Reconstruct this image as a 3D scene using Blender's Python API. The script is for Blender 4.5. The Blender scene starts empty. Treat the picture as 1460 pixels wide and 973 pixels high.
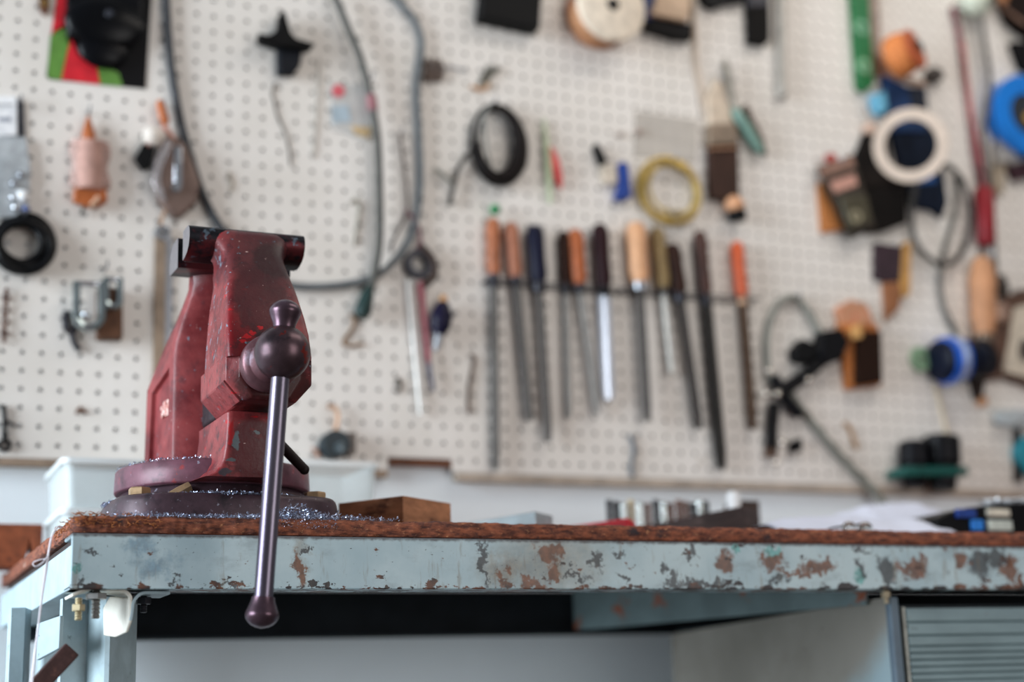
import bpy, bmesh, math, random
from mathutils import Vector, Matrix, noise
random.seed(7)
R = random.random
U = random.uniform
COL = bpy.context.scene.collection
OZ = 0.88                     # floor is z = 0; the steel rail's top edge is at z = 0.88
V = Vector

# ------------------------------------------------------------------ camera model (measured from the photograph)
FPX, YAW, PIT, ROL = 2201.93, 0.419425, 0.233512, -0.032589
CAM = V((-0.20854, -1.49992, -0.174213))
fw = V((math.sin(YAW)*math.cos(PIT), math.cos(YAW)*math.cos(PIT), math.sin(PIT)))
rt0 = V((math.cos(YAW), -math.sin(YAW), 0)); up0 = rt0.cross(fw)
rt = rt0*math.cos(ROL) + up0*math.sin(ROL)
up = -rt0*math.sin(ROL) + up0*math.cos(ROL)

def ray(px, py): return fw + rt*((px-730)/FPX) - up*((py-486.5)/FPX)
def at(px, py, Y):
    """point of the plane y = Y seen at that pixel (bench coordinates)"""
    d = ray(px, py); return CAM + d*((Y-CAM.y)/d.y)
def atz(px, py, z):
    d = ray(px, py); return CAM + d*((z-CAM.z)/d.z)
WALL = 0.63                   # front face of the pegboard
def W(px, py, off=0.0): return at(px, py, WALL-off)
def S(px, py, Y=WALL): return (at(px+1, py, Y)-at(px, py, Y)).length   # metres per pixel there

# ------------------------------------------------------------------ materials
def lin(h):
    h = h.lstrip('#'); c = [int(h[i:i+2], 16)/255 for i in (0, 2, 4)]
    return tuple((x/12.92 if x <= .04045 else ((x+.055)/1.055)**2.4) for x in c)+(1,)

class N:
    def __init__(s, name):
        s.m = bpy.data.materials.new(name); s.m.use_nodes = True
        s.t = s.m.node_tree; s.n = s.t.nodes; s.l = s.t.links
        s.b = s.n['Principled BSDF']; s.tc = s.n.new('ShaderNodeTexCoord').outputs['Object']
    def put(s, sock, v):
        if hasattr(v, 'is_output') or isinstance(v, bpy.types.NodeSocket): s.l.new(v, sock)
        else: sock.default_value = v
    def math(s, op, a, b=0.0, c=None, clamp=False):
        n = s.n.new('ShaderNodeMath'); n.operation = op; n.use_clamp = clamp
        s.put(n.inputs[0], a); s.put(n.inputs[1], b)
        if c is not None: s.put(n.inputs[2], c)
        return n.outputs[0]
    def noise(s, scale, detail=4, rough=.55, vec=None, stretch=None, dist=0):
        v = vec or s.tc
        if stretch:
            mp = s.n.new('ShaderNodeMapping'); mp.inputs['Scale'].default_value = stretch
            s.l.new(v, mp.inputs[0]); v = mp.outputs[0]
        n = s.n.new('ShaderNodeTexNoise'); s.l.new(v, n.inputs['Vector'])
        n.inputs['Scale'].default_value = scale; n.inputs['Detail'].default_value = detail
        n.inputs['Roughness'].default_value = rough; n.inputs['Distortion'].default_value = dist
        return n.outputs['Fac']
    def mix(s, f, a, b):
        n = s.n.new('ShaderNodeMix'); n.data_type = 'RGBA'
        s.put(n.inputs[0], f); s.put(n.inputs[6], a); s.put(n.inputs[7], b)
        return n.outputs[2]
    def step(s, v, lo, hi):
        n = s.n.new('ShaderNodeMapRange'); n.interpolation_type = 'SMOOTHSTEP'
        s.put(n.inputs[0], v); n.inputs[1].default_value = lo; n.inputs[2].default_value = hi
        return n.outputs[0]
    def xyz(s):
        n = s.n.new('ShaderNodeSeparateXYZ'); s.l.new(s.tc, n.inputs[0]); return n.outputs
    def bump(s, h, strength=.3, dist=.001):
        n = s.n.new('ShaderNodeBump'); n.inputs['Strength'].default_value = strength
        n.inputs['Distance'].default_value = dist
        s.l.new(h, n.inputs['Height']); s.l.new(n.outputs[0], s.b.inputs['Normal'])
    def fin(s, color=None, rough=None, metal=None):
        if color is not None: s.put(s.b.inputs['Base Color'], color)
        if rough is not None: s.put(s.b.inputs['Roughness'], rough)
        if metal is not None: s.put(s.b.inputs['Metallic'], metal)
        return s.m

_mats = {}
def M(base, rough=.6, metal=0.0, vary=.18, scale=60, spots=(), bump=0.0, stretch=None, alpha=None, trans=0.0):
    key = (base, rough, metal, vary, scale, tuple(spots), bump, stretch, alpha, trans)
    if key in _mats: return _mats[key]
    s = N('mat_'+base.lstrip('#')); c = lin(base); s.b.inputs['Specular IOR Level'].default_value = .32 if sum(c[:3]) > .06 else .14
    nz = s.noise(scale, 5, .6, stretch=stretch)
    d = tuple(x*(1-vary) for x in c[:3])+(1,); l = tuple(min(1, x*(1+vary)) for x in c[:3])+(1,)
    col = s.mix(s.step(nz, .3, .7), d, l)
    for (h, sc, th, soft) in spots:
        col = s.mix(s.step(s.noise(sc, 6, .62, stretch=stretch), th, th+soft), col, lin(h))
    if bump: s.bump(nz, bump)
    if alpha is not None: s.b.inputs['Alpha'].default_value = alpha
    if trans: s.b.inputs['Transmission Weight'].default_value = trans
    _mats[key] = s.fin(col, rough, metal); return _mats[key]

def mat_vise(base, red_focus=False):
    s = N('vise_paint_'+base.lstrip('#'))
    col = s.mix(s.step(s.noise(22, 5, .6), .35, .68), lin(base), lin('#5e181d'))
    col = s.mix(s.math('MULTIPLY', s.step(s.noise(38, 6, .65), .5, .72), .75), col, lin('#41242a'))
    if red_focus:      # fresh red paint rubbed bare around the screw
        n = s.n.new('ShaderNodeVectorMath'); n.operation = 'DISTANCE'; s.l.new(s.tc, n.inputs[0])
        n.inputs[1].default_value = V((.150, -.03, .198+OZ)) - VISE
        dd = s.math('ADD', n.outputs['Value'], s.math('MULTIPLY', s.math('SUBTRACT', s.noise(45, 4), .5), .05))
        col = s.mix(s.math('MULTIPLY', s.step(dd, .045, .012), .8), col, lin('#700a13'))
        col = s.mix(s.step(s.noise(60, 5, .6, stretch=(1, 1, 2.2)), .645, .67), col, lin('#a8141c'))
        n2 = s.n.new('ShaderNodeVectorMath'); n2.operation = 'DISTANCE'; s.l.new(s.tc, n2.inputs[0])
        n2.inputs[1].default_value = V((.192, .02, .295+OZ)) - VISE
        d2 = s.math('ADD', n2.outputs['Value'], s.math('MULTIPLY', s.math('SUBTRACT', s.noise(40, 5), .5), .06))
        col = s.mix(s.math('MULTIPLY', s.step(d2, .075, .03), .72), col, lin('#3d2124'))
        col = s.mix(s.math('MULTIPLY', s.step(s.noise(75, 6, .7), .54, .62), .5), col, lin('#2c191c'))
    col = s.mix(s.step(s.noise(150, 4, .6), .665, .70), col, lin('#6d7f8c'))
    if red_focus:
        X, Y, Z = s.xyz()
        ex = s.math('ABSOLUTE', s.math('ADD', X, VISE.x-.143))
        eb = s.math('MULTIPLY', s.step(ex, .010, .002), s.step(Z, .165+OZ-VISE.z, .19+OZ-VISE.z))
        col = s.mix(s.math('MULTIPLY', eb, s.step(s.noise(110, 5, .65, stretch=(1, 1, .7)), .60, .64)), col, lin('#6f7f8c'))
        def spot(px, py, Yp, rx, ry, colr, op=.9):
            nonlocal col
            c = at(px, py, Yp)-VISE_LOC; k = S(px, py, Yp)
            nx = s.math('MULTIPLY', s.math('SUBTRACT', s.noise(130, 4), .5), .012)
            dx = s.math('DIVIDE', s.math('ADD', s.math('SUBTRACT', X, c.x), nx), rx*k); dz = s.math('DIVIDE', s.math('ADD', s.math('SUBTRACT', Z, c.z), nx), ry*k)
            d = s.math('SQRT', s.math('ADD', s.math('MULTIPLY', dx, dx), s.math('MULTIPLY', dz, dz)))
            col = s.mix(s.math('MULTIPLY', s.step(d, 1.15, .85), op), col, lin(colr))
        for a_ in ((372, 430, -.01, 40, 62, '#3c1318', .84), (392, 372, .02, 32, 30, '#301719', .85), (392, 545, -.035, 56, 30, '#34100f', .9), (362, 640, 0, 34, 46, '#440d12', .88), (337, 630, 0, 5, 14, '#545f62'), (366, 617, 0, 5, 4, '#5d686a'), (331, 655, 0, 7, 3, '#4a5456'), (330, 618, 0, 4, 16, '#8a1418'), (322, 672, 0, 8, 5, '#3b3a40'),  # first four ovals: oily grime deepened with painted shade of the front faces
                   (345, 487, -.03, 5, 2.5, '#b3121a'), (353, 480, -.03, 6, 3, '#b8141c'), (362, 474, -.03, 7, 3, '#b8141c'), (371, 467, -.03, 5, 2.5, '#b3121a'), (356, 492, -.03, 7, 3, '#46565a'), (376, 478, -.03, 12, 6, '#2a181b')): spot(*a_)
    col = s.mix(s.step(s.noise(240, 3, .6), .70, .74), col, lin('#b99a94'))
    s.bump(s.noise(180, 5, .6), .22, .0015)
    rg = s.math('ADD', s.math('MULTIPLY', s.noise(60, 4), .3), .24); s.b.inputs['Specular IOR Level'].default_value = .3
    return s.fin(col, rg, 0.0)

# ------------------------------------------------------------------ mesh collector
def frame_of(d):
    d = d.normalized(); a = V((0, 0, 1)) if abs(d.z) < .9 else V((1, 0, 0))
    x = a.cross(d).normalized(); return x, d.cross(x), d
def spline(pts, n=6):
    pts = [V(p) for p in pts]; out = []
    P = [pts[0]*2-pts[1]]+pts+[pts[-1]*2-pts[-2]]
    for i in range(1, len(P)-2):
        for k in range(n):
            t = k/n; a, b, c, d = P[i-1], P[i], P[i+1], P[i+2]
            out.append(.5*((2*b)+(c-a)*t+(2*a-5*b+4*c-d)*t*t+(3*b-a-3*c+d)*t**3))
    out.append(pts[-1]); return out

class MB:
    def __init__(s): s.v = []; s.f = []; s.mi = []; s.cur = 0
    def slot(s, i): s.cur = i; return s
    def face(s, *ix): s.f.append(ix); s.mi.append(s.cur)
    def add(s, vs, fs):
        b = len(s.v); s.v += [V(p) for p in vs]
        for f in fs: s.face(*[b+i for i in f])
        return s
    def sections(s, secs, closed=True, caps=True):
        b = len(s.v); n = len(secs[0])
        for q in secs: s.v += [V(p) for p in q]
        for k in range(len(secs)-1):
            for i in range(n if closed else n-1):
                j = (i+1) % n; s.face(b+k*n+i, b+k*n+j, b+(k+1)*n+j, b+(k+1)*n+i)
        if caps and closed:
            s.face(*[b+i for i in range(n)][::-1]); s.face(*[b+(len(secs)-1)*n+i for i in range(n)])
        return s
    def tube(s, pts, r, seg=10, closed=False, flat=1.0):
        pts = [V(p) for p in pts]; n = len(pts); rs = r if isinstance(r, (list, tuple)) else [r]*n
        secs = []; x = None
        for i in range(n):
            a = pts[i-1] if (i or closed) else pts[i]; c = pts[(i+1) % n] if (i < n-1 or closed) else pts[i]
            d = (c-a).normalized()
            if x is None: x, y, _ = frame_of(d)
            else:
                x = (x-d*x.dot(d)).normalized(); y = d.cross(x)
            secs.append([pts[i]+(x*math.cos(t)+y*math.sin(t)*flat)*rs[i] for t in [2*math.pi*k/seg for k in range(seg)]])
        if closed: secs.append(secs[0])
        return s.sections(secs, True, not closed)
    def lathe(s, p0, p1, prof, seg=20):
        """prof: (t along p0->p1, radius)"""
        p0, p1 = V(p0), V(p1); x, y, d = frame_of(p1-p0); L = p1-p0
        return s.sections([[p0+L*t+(x*math.cos(a)+y*math.sin(a))*max(r, 1e-5) for a in [2*math.pi*k/seg for k in range(seg)]] for t, r in prof])
    def prism(s, pts, off):
        off = V(off); n = len(pts)
        return s.sections([[V(p) for p in pts], [V(p)+off for p in pts]])
    def box(s, c, size, rot=None):
        c = V(c); h = V(size)*.5; M3 = rot or Matrix.Identity(3)
        vs = [c+M3 @ V((sx*h.x, sy*h.y, sz*h.z)) for sx in (-1, 1) for sy in (-1, 1) for sz in (-1, 1)]
        return s.add(vs, [(0, 1, 3, 2), (4, 6, 7, 5), (0, 4, 5, 1), (2, 3, 7, 6), (0, 2, 6, 4), (1, 5, 7, 3)])
    def ell(s, c, rad, seg=20, rings=12):
        c = V(c); rx, ry, rz = rad if hasattr(rad, '__len__') else (rad,)*3
        secs = []
        for k in range(1, rings):
            t = math.pi*k/rings
            secs.append([c+V((rx*math.sin(t)*math.cos(a), ry*math.sin(t)*math.sin(a), -rz*math.cos(t))) for a in [2*math.pi*i/seg for i in range(seg)]])
        return s.sections(secs)
    def torus(s, c, R_, r, ax=(0, 1, 0), seg=36, sq=1.0, flat=1.0):
        x, y, d = frame_of(V(ax))
        return s.tube([V(c)+x*R_*math.cos(a)*sq+y*R_*math.sin(a) for a in [2*math.pi*i/seg for i in range(seg)]], r, 10, True, flat)
    # --- wall helpers in photo units on the pegboard plane
    def plate(s, pix, f, b=-.0005):
        """outline traced on the board, real thickness from depth b to depth f in front of the pegboard"""
        pts = [W(px, py, .6*f) for px, py in pix]
        fr = [V((p.x, WALL-f, p.z)) for p in pts]
        return s.prism(fr, (0, f-b, 0))
    def wire(s, pix, r, off=.01, n=6, seg=8):
        offs = [(p[2] if len(p) > 2 else off) for p in pix]
        pts = [W(p[0], p[1], o) for p, o in zip(pix, offs)]
        pts = [V((p.x, WALL-o, p.z)) for p, o in zip(pts, offs)]
        return s.tube(spline(pts, n), r, seg)
    def rod(s, a, b, prof, off=.012, seg=16, off2=None):
        """lathe between two photo points; radii in photo pixels"""
        off2 = off if off2 is None else off2
        p0 = W(a[0], a[1], off); p1 = W(b[0], b[1], off2); k = S(*a)
        return s.lathe(p0, p1, [(t, r*k) for t, r in prof], seg)
    def build(s, name, mats, parent=None, sharp=38, bevel=0, seg=2, smooth=True):
        me = bpy.data.meshes.new(name); org = V((0, 0, 0))
        off = V((0, 0, OZ)); vs = [p+off for p in s.v]
        if parent is not None:
            org = parent['_w']; org = V(org)
        else:
            lo = V([min(p[i] for p in vs) for i in range(3)]); hi = V([max(p[i] for p in vs) for i in range(3)])
            org = (lo+hi)*.5; org.z = lo.z
        me.from_pydata([p-org for p in vs], [], s.f)
        for m in (mats if isinstance(mats, (list, tuple)) else [mats]): me.materials.append(m)
        me.polygons.foreach_set('material_index', s.mi)
        bm = bmesh.new(); bm.from_mesh(me); bmesh.ops.recalc_face_normals(bm, faces=bm.faces); bm.to_mesh(me); bm.free()
        if smooth:
            me.polygons.foreach_set('use_smooth', [True]*len(me.polygons)); me.set_sharp_from_angle(angle=math.radians(sharp))
        o = bpy.data.objects.new(name, me); COL.objects.link(o)
        if parent is not None: o.parent = parent
        else: o.location = org
        if bevel:
            b = o.modifiers.new('bevel', 'BEVEL'); b.width = bevel; b.segments = seg; b.limit_method = 'ANGLE'
            b.angle_limit = math.radians(30); b.harden_normals = False
        return o

class Wd(dict): pass
_worlds = {}
class Thing:
    def __init__(s, name, label, cat, loc, group=None):
        o = bpy.data.objects.new(name, None); COL.objects.link(o); o.empty_display_size = .02
        s.o = o; loc = V(loc)+V((0, 0, OZ)); o.location = loc; s.w = loc
        o['label'] = label; o['category'] = cat
        if group: o['group'] = group
    def part(s, mb, name, mats, label=None, **k):
        o = mb.build(name, mats, Par(s.o, s.w), **k) if False else _build(mb, name, mats, s.o, s.w, **k)
        if label: o['label'] = label
        s.last = o; return o
    def sub(s, parent, mb, name, mats, label=None, **k):
        o = _build(mb, name, mats, parent, s.w, **k)
        if label: o['label'] = label
        return o
class _P:  # adapter giving build() a parent with a known world origin
    def __init__(s, o, w): s.o = o; s.w = w
    def __getitem__(s, k): return s.w
def _build(mb, name, mats, parent, w, **k):
    o = mb.build(name, mats, None, **k)
    # re-origin at the thing's base and parent
    d = o.location-w
    o.data.transform(Matrix.Translation(d)); o.location = (0, 0, 0); o.parent = parent
    return o
def solo(mb, name, mats, label, cat, group=None, **k):
    o = mb.build(name, mats, None, **k); o['label'] = label; o['category'] = cat
    if group: o['group'] = group
    return o
def struct(mb, name, mats, **k):
    o = mb.build(name, mats, None, **k); o['kind'] = 'structure'; return o

# ------------------------------------------------------------------ shared materials
STEEL = M('#8d9096', .32, .9, .15, 90)
DKSTEEL = M('#3a3a3f', .42, .75, .25, 120, [('#5b4a44', 60, .62, .1)])
CHROME = M('#d4d8de', .14, 1.0, .05, 40)
BLACK = M('#08080a', .5, 0, .2, 80)
RUBBER = M('#0c0c0e', .6, 0, .2, 80)
HOSE = M('#34363a', .5, 0, .25, 90)
GREYHOSE = M('#62676a', .5, 0, .2, 60)
WHITEP = M('#e6e6e6', .5, 0, .06, 30)
TAN = M('#b98a5c', .6, 0, .2, 40, stretch=(1, 1, .2))
WOODO = M('#a4592c', .45, 0, .25, 60, stretch=(1, 1, .15))
WOODD = M('#2e1a13', .5, 0, .3, 60, stretch=(1, 1, .15))
BRASS = M('#b08d57', .35, .8, .2, 70)

# ------------------------------------------------------------------ setting
wall_m = M('#eff7fb', .8, 0, .03, 4)
struct(MB().box((1.2, .70, .36), (6.4, .10, 2.5)), 'wall_back', wall_m)
struct(MB().box((1.2, -.9, -.93), (6.4, 3.3, .10)), 'floor', M('#5f5a55', .8, 0, .2, 6))
struct(MB().box((1.30, .6405, .166), (1.31, .019, .011)), 'trim_1', M('#b3a596', .8, 0, .2, 30))
struct(MB().box((.586, .6415, .186), (.11, .017, .010)), 'trim_2', M('#6b4430', .8, 0, .25, 30))
struct(MB().box((.240, .6405, .167), (.59, .019, .010)), 'trim_3', M('#94806e', .8, 0, .25, 30))

def pegboard():
    m = MB(); p = .0254; r = .0032; seg = 12; th = .005
    circ = [(math.cos(2*math.pi*k/seg), math.sin(2*math.pi*k/seg)) for k in range(seg)]
    def sq(c):
        k = max(abs(c[0]), abs(c[1])); return (c[0]/k*p/2, c[1]/k*p/2)
    i0, i1, j0, j1 = -6, 76, 7, 46
    def quad(x0, z0, x1, z1): m.add([(x0, WALL, z0), (x1, WALL, z0), (x1, WALL, z1), (x0, WALL, z1)], [(0, 1, 2, 3)])
    for i in range(i0, i1):
        cx = (i+.55)*p
        notch = 21 <= i <= 24
        zb = .1915 if notch else .172
        z1 = (8-.03)*p if notch else (7-.03)*p
        m.slot(0); quad(cx-p/2, zb, cx+p/2, z1)
        m.slot(1); m.add([(cx-p/2, WALL, zb), (cx+p/2, WALL, zb), (cx+p/2, WALL+th, zb), (cx-p/2, WALL+th, zb)], [(0, 1, 2, 3)])
        if i in (20, 24):
            xx = cx+p/2; m.add([(xx, WALL, .172), (xx, WALL, .1915), (xx, WALL+th, .1915), (xx, WALL+th, .172)], [(0, 1, 2, 3)])
        for j in range(j0, j1):
            if notch and j == 7: continue
            cz = (j+.47)*p
            m.slot(0)
            outer = [(cx+sq(c)[0], WALL, cz+sq(c)[1]) for c in circ]
            # add square corners
            vs = []; 
            inner = [(cx+c[0]*r, WALL, cz+c[1]*r) for c in circ]; deep = [(cx+c[0]*r, WALL+th, cz+c[1]*r) for c in circ]
            b = len(m.v); m.v += [V(q) for q in outer+inner+deep]
            cor = [(cx+p/2, WALL, cz+p/2), (cx-p/2, WALL, cz+p/2), (cx-p/2, WALL, cz-p/2), (cx+p/2, WALL, cz-p/2)]
            bc = len(m.v); m.v += [V(q) for q in cor]
            for k in range(seg):
                q = (k+1) % seg
                a0 = 2*math.pi*k/seg; a1 = 2*math.pi*(k+1)/seg; hit = None
                for ci, ca in enumerate((math.pi/4, 3*math.pi/4, 5*math.pi/4, 7*math.pi/4)):
                    if a0 < ca < a1-1e-6: hit = ci
                if hit is None: m.face(b+k, b+q, b+seg+q, b+seg+k)
                else: m.face(b+k, bc+hit, b+q, b+seg+q, b+seg+k)
                m.slot(1); m.face(b+seg+k, b+seg+q, b+2*seg+q, b+2*seg+k); m.slot(0)
    s = N('pegboard_paint'); nz = s.noise(5, 5)
    c = s.mix(s.step(nz, .3, .7), lin('#dcd6ce'), lin('#e8e3dd'))
    c = s.mix(s.step(s.noise(9, 6, .6), .66, .80), c, lin('#c4bbb0'))
    pm = s.fin(c, .6, 0)
    o = m.build('pegboard', [pm, M('#8d7f74', .9)], smooth=False)
    o['label'] = 'cream painted perforated hardboard panel covering the wall behind the bench'; o['category'] = 'pegboard'
pegboard()

# ------------------------------------------------------------------ workbench
BENCH = Thing('workbench', 'heavy steel-framed workbench with grey-green chipped paint and a rough brown wooden top', 'workbench', (1.2, .3, -OZ))
BO = BENCH.w
def bench_paint():
    s = N('bench_paint')
    X, Y, Z = s.xyz()
    base = s.mix(s.step(s.noise(9, 5, .6), .35, .65), lin('#a2b8bf'), lin('#b8cace'))
    base = s.mix(s.math('MULTIPLY', s.step(s.noise(30, 6, .65, stretch=(.5, 1, 1)), .52, .7), .55), base, lin('#869499'))
    wx = s.math('MULTIPLY', s.math('SUBTRACT', s.noise(55, 6, .62), .5), .05)
    wz = s.math('MULTIPLY', s.math('SUBTRACT', s.noise(47, 6, .62, vec=None, stretch=(1.3, 1, .9)), .5), .05)
    wf = s.math('MULTIPLY', s.math('SUBTRACT', s.noise(230, 4, .7), .5), .016)
    x = s.math('ADD', s.math('ADD', X, wx), wf); z = s.math('SUBTRACT', s.math('ADD', Z, wz), wf)
    GR = s.noise(90, 5, .7)
    def blob(px, py, rx, ry, soft=.35):
        c = at(px, py, 0)+V((0, 0, OZ))-BO; k = S(px, py, 0)
        dx = s.math('DIVIDE', s.math('SUBTRACT', x, c.x), rx*k); dz = s.math('DIVIDE', s.math('SUBTRACT', z, c.z), ry*k)
        d = s.math('SQRT', s.math('ADD', s.math('MULTIPLY', dx, dx), s.math('MULTIPLY', dz, dz)))
        return s.step(d, 1.0+soft, 1.0-soft)
    def stain(col, opac, lst, soft=.35):
        nonlocal base
        for (px, py, rx, ry) in lst:
            base = s.mix(s.math('MULTIPLY', blob(px, py, rx, ry, soft), opac), base, s.mix(s.step(GR, .38, .62), lin(col), tuple(c*.5 for c in lin(col)[:3])+(1,)))
    stain('#3f7391', .55, [(195, 778, 20, 14), (225, 806, 26, 14)], .7)
    stain('#5fb3ad', .8, [(107, 812, 6, 6), (1098, 788, 8, 7), (1224, 820, 8, 7), (1050, 783, 6, 5)])
    stain('#8a7250', .5, [(790, 800, 60, 40), (432, 800, 10, 40), (715, 815, 30, 18)], .8)
    stain('#7c4a2c', .9, [(430, 812, 9, 24), (783, 790, 18, 10), (790, 818, 9, 14), (762, 832, 14, 6), (1030, 802, 15, 16), (1100, 802, 18, 12), (1168, 808, 26, 9), (1140, 818, 30, 4),
                            (1300, 812, 24, 10), (1368, 800, 10, 8), (1440, 815, 10, 16), (1436, 800, 12, 8), (716, 826, 6, 14)], .25)
    stain('#2f2c30', .85, [(690, 800, 5, 30), (822, 820, 20, 4), (848, 800, 6, 10), (958, 823, 10, 12), (985, 828, 10, 8), (1000, 836, 40, 5), (890, 826, 14, 4), (440, 780, 4, 6),
                            (128, 783, 5, 4), (1265, 815, 12, 13), (1228, 812, 6, 9), (1395, 803, 14, 16), (1420, 798, 18, 10), (1108, 828, 16, 4), (252, 832, 10, 4), (330, 833, 28, 3), (115, 835, 7, 4), (880, 788, 8, 4), (1230, 786, 18, 3), (985, 790, 6, 6)], .3)
    # chips: denser along the lower lip and towards the far end
    gx = s.step(X, -1.1, .2); lo = s.step(Z, OZ-.040-BO.z, OZ-.053-BO.z)
    th = s.math('SUBTRACT', .63, s.math('ADD', s.math('MULTIPLY', gx, .045), s.math('MULTIPLY', lo, .13)))
    ch = s.step(s.math('SUBTRACT', s.noise(70, 6, .66, stretch=(.55, 1, 1)), th), 0, .02)
    base = s.mix(ch, base, s.mix(s.step(s.noise(25, 3), .45, .6), lin('#2e2a2c'), lin('#6d432d')))
    base = s.mix(s.step(s.noise(260, 4, .6, stretch=(.7, 1, 1)), .665, .69), base, lin('#3d3638'))
    base = s.mix(s.math('MULTIPLY', s.step(s.noise(60, 5, .65, stretch=(1.6, 1, .25)), .56, .68), .45), base, lin('#7b6c58'))
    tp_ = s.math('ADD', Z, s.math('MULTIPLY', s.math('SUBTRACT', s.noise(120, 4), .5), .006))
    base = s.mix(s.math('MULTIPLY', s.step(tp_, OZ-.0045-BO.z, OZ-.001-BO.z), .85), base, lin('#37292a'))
    s.bump(s.noise(200, 4), .1, .001)
    return s.fin(base, s.math('ADD', s.math('MULTIPLY', s.noise(40, 4), .3), .35), 0.0)
BP = bench_paint()
BP2 = M('#a6b9c0', .5, 0, .12, 25, [('#6f7d80', 60, .66, .06), ('#4a3a34', 90, .70, .03)])
h = .0525
fr = MB()   # front C channel, profile in YZ
prof = [(0, 0), (0, -h), (.042, -h), (.042, -h+.004), (.0045, -h+.004), (.0045, -.004), (.05, -.004), (.05, 0)]
fr.sections([[(0.0, y, z) for y, z in prof], [(2.7, y, z) for y, z in prof]])
BENCH.part(fr, 'front_rail', BP, 'chipped grey-green steel rail with rust patches', bevel=.0014)
sr = MB(); prof = [(0, -.011), (0, -h), (.042, -h), (.042, -h+.004), (.0045, -h+.004), (.0045, -.011)]
sr.sections([[(x, .0047, z) for x, z in prof], [(x, .622, z) for x, z in prof]])
BENCH.part(sr, 'side_rail', BP2, bevel=.001)
BENCH.part(MB().box((.022, .302, -.0045), (.030, .594, .006)), 'packing_strip', M('#3a3230', .9))
br = MB().box((1.35, .590, -.040), (2.66, .012, .064)); br.box((1.35, .575, -.070), (2.66, .04, .004))
BENCH.part(br, 'rear_rail', M('#20262b', .6, 0, .2, 20))
# wooden top with frayed edges
def board():
    m = MB(); path = []
    n = 900
    for k in range(n+1): path.append((V((2.7*(1-k/n)**1.25+.012, 0, 0)), V((0, 1, 0))))
    for k in range(1, 7):
        a = k/7*math.pi/2; c = V((.012, .012, 0)); d = V((-math.sin(a), -math.cos(a), 0)); path.append((c+d*.012, -d))
    for k in range(160): path.append((V((0, .012+.615*k/159, 0)), V((1, 0, 0))))
    pr = [(.004, .0), (.0006, .001), (0, .004), (0, .007), (0, .010), (.0008, .013), (.002, .0155), (.005, .0172), (.009, .018), (.016, .018), (.03, .018)]
    secs = []
    for q, nn in path:
        sec = []
        for i, (d, z) in enumerate(pr):
            w = q+nn*d; w.z = z
            if i < len(pr)-1:
                f = V((w.x*170, w.y*170, z*170)); a = noise.fractal(f, .9, 2.1, 4); b = noise.fractal(f*.35+V((9, 3, 1)), 1, 2, 3)
                amp = .0012 if i > 0 else .0004
                w += -nn*(a*amp+b*.0012); w.z += (a*.0007+b*.0008) if 4 < i < 9 else 0
                if i > 5: w.z -= .002*max(0, noise.noise(V((w.x*14, w.y*14, 5))))
            sec.append(w)
        secs.append(sec)
    m.sections(secs, closed=False)
    m.add([(.03, .03, .018), (2.70, .03, .018), (2.70, .627, .018), (.03, .627, .018)], [(0, 1, 2, 3)])
    m.add([(.004, .004, .0002), (2.70, .004, .0002), (2.70, .627, .0002), (.004, .627, .0002)], [(0, 1, 2, 3)])
    m.add([(0, .627, 0), (2.70, .627, 0), (2.70, .627, .018), (0, .627, .018)], [(0, 1, 2, 3)])
    s = N('rough_wood'); nz = s.noise(120, 6, .7, stretch=(.45, 1, 1.6))
    c = s.mix(s.step(nz, .34, .66), lin('#41201a'), lin('#96553a'))
    c = s.mix(s.step(s.noise(300, 4, .7, stretch=(.5, 1, 1)), .60, .68), c, lin('#b9805a'))
    c = s.mix(s.step(s.noise(28, 5, .6), .60, .70), c, lin('#2a2024'))
    c = s.mix(s.step(s.noise(35, 5, .6, stretch=(1.6, 1, .4)), .72, .74), c, lin('#c9b3a4'))
    s.bump(nz, .7, .0016)
    return BENCH.part(m, 'bench_top', s.fin(c, .85, 0), 'rough brown wooden board with frayed edges', sharp=60)
TOP = board()
fb = MB()
for k in range(170):
    t = R()**1.6; x = .002+t*.08; z = U(.006, .0188); p = V((x, -.001, z))
    if R() < .3: p = V((-.001, U(.004, .12), U(.004, .017)))
    d = V((U(-1, 1), U(-.35, .1), U(-.3, .3))).normalized()*U(.002, .0065)
    b = V((U(-1, 1), U(-1, 0), U(-1, 1)))*.0015
    fb.tube([p, p+d*.5+b, p+d], [.00045, .0004, .0002], 4)
fo = BENCH.sub(TOP, fb, 'frayed_fibre', M('#a5663c', .8, 0, .4, 300), sharp=90); fo['kind'] = 'stuff'
# legs and corner bracket (rolled sections below the rail)
def vsheet(pix, ztop, zbot, th=.0032):
    """folded steel sheet: pix = (photo x, depth Y); vertical"""
    q = [(at(px, 905, Y).x, Y) for px, Y in pix]; o1 = []; o2 = []
    for i, (x, y) in enumerate(q):
        a = q[max(i-1, 0)]; b = q[min(i+1, len(q)-1)]; d = V((b[0]-a[0], b[1]-a[1], 0)).normalized(); nn = V((-d.y, d.x, 0))
        o1.append(V((x, y, 0))); o2.append(V((x, y, 0))+nn*th)
    ring = o1+o2[::-1]
    return MB().sections([[V((p.x, p.y, zbot)) for p in ring], [V((p.x, p.y, ztop)) for p in ring]])
lg = M('#a9bcc2', .45, 0, .12, 30, [('#7d8c92', 50, .62, .08), ('#4a3a34', 120, .70, .02)])
BENCH.part(vsheet([(84, .105), (88, .088), (117, .100), (124, .100), (150, .068), (157, .066), (164, .080), (195, .135)], -h-.002, -OZ), 'leg', lg, bevel=.001)
BENCH.part(vsheet([(10, .235), (14, .215), (36, .215), (44, .250)], -h-.002, -OZ), 'leg', lg, bevel=.001)
BENCH.part(MB().box((2.60, .03, -.467), (.045, .045, .826)), 'leg', lg, bevel=.002)
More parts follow.
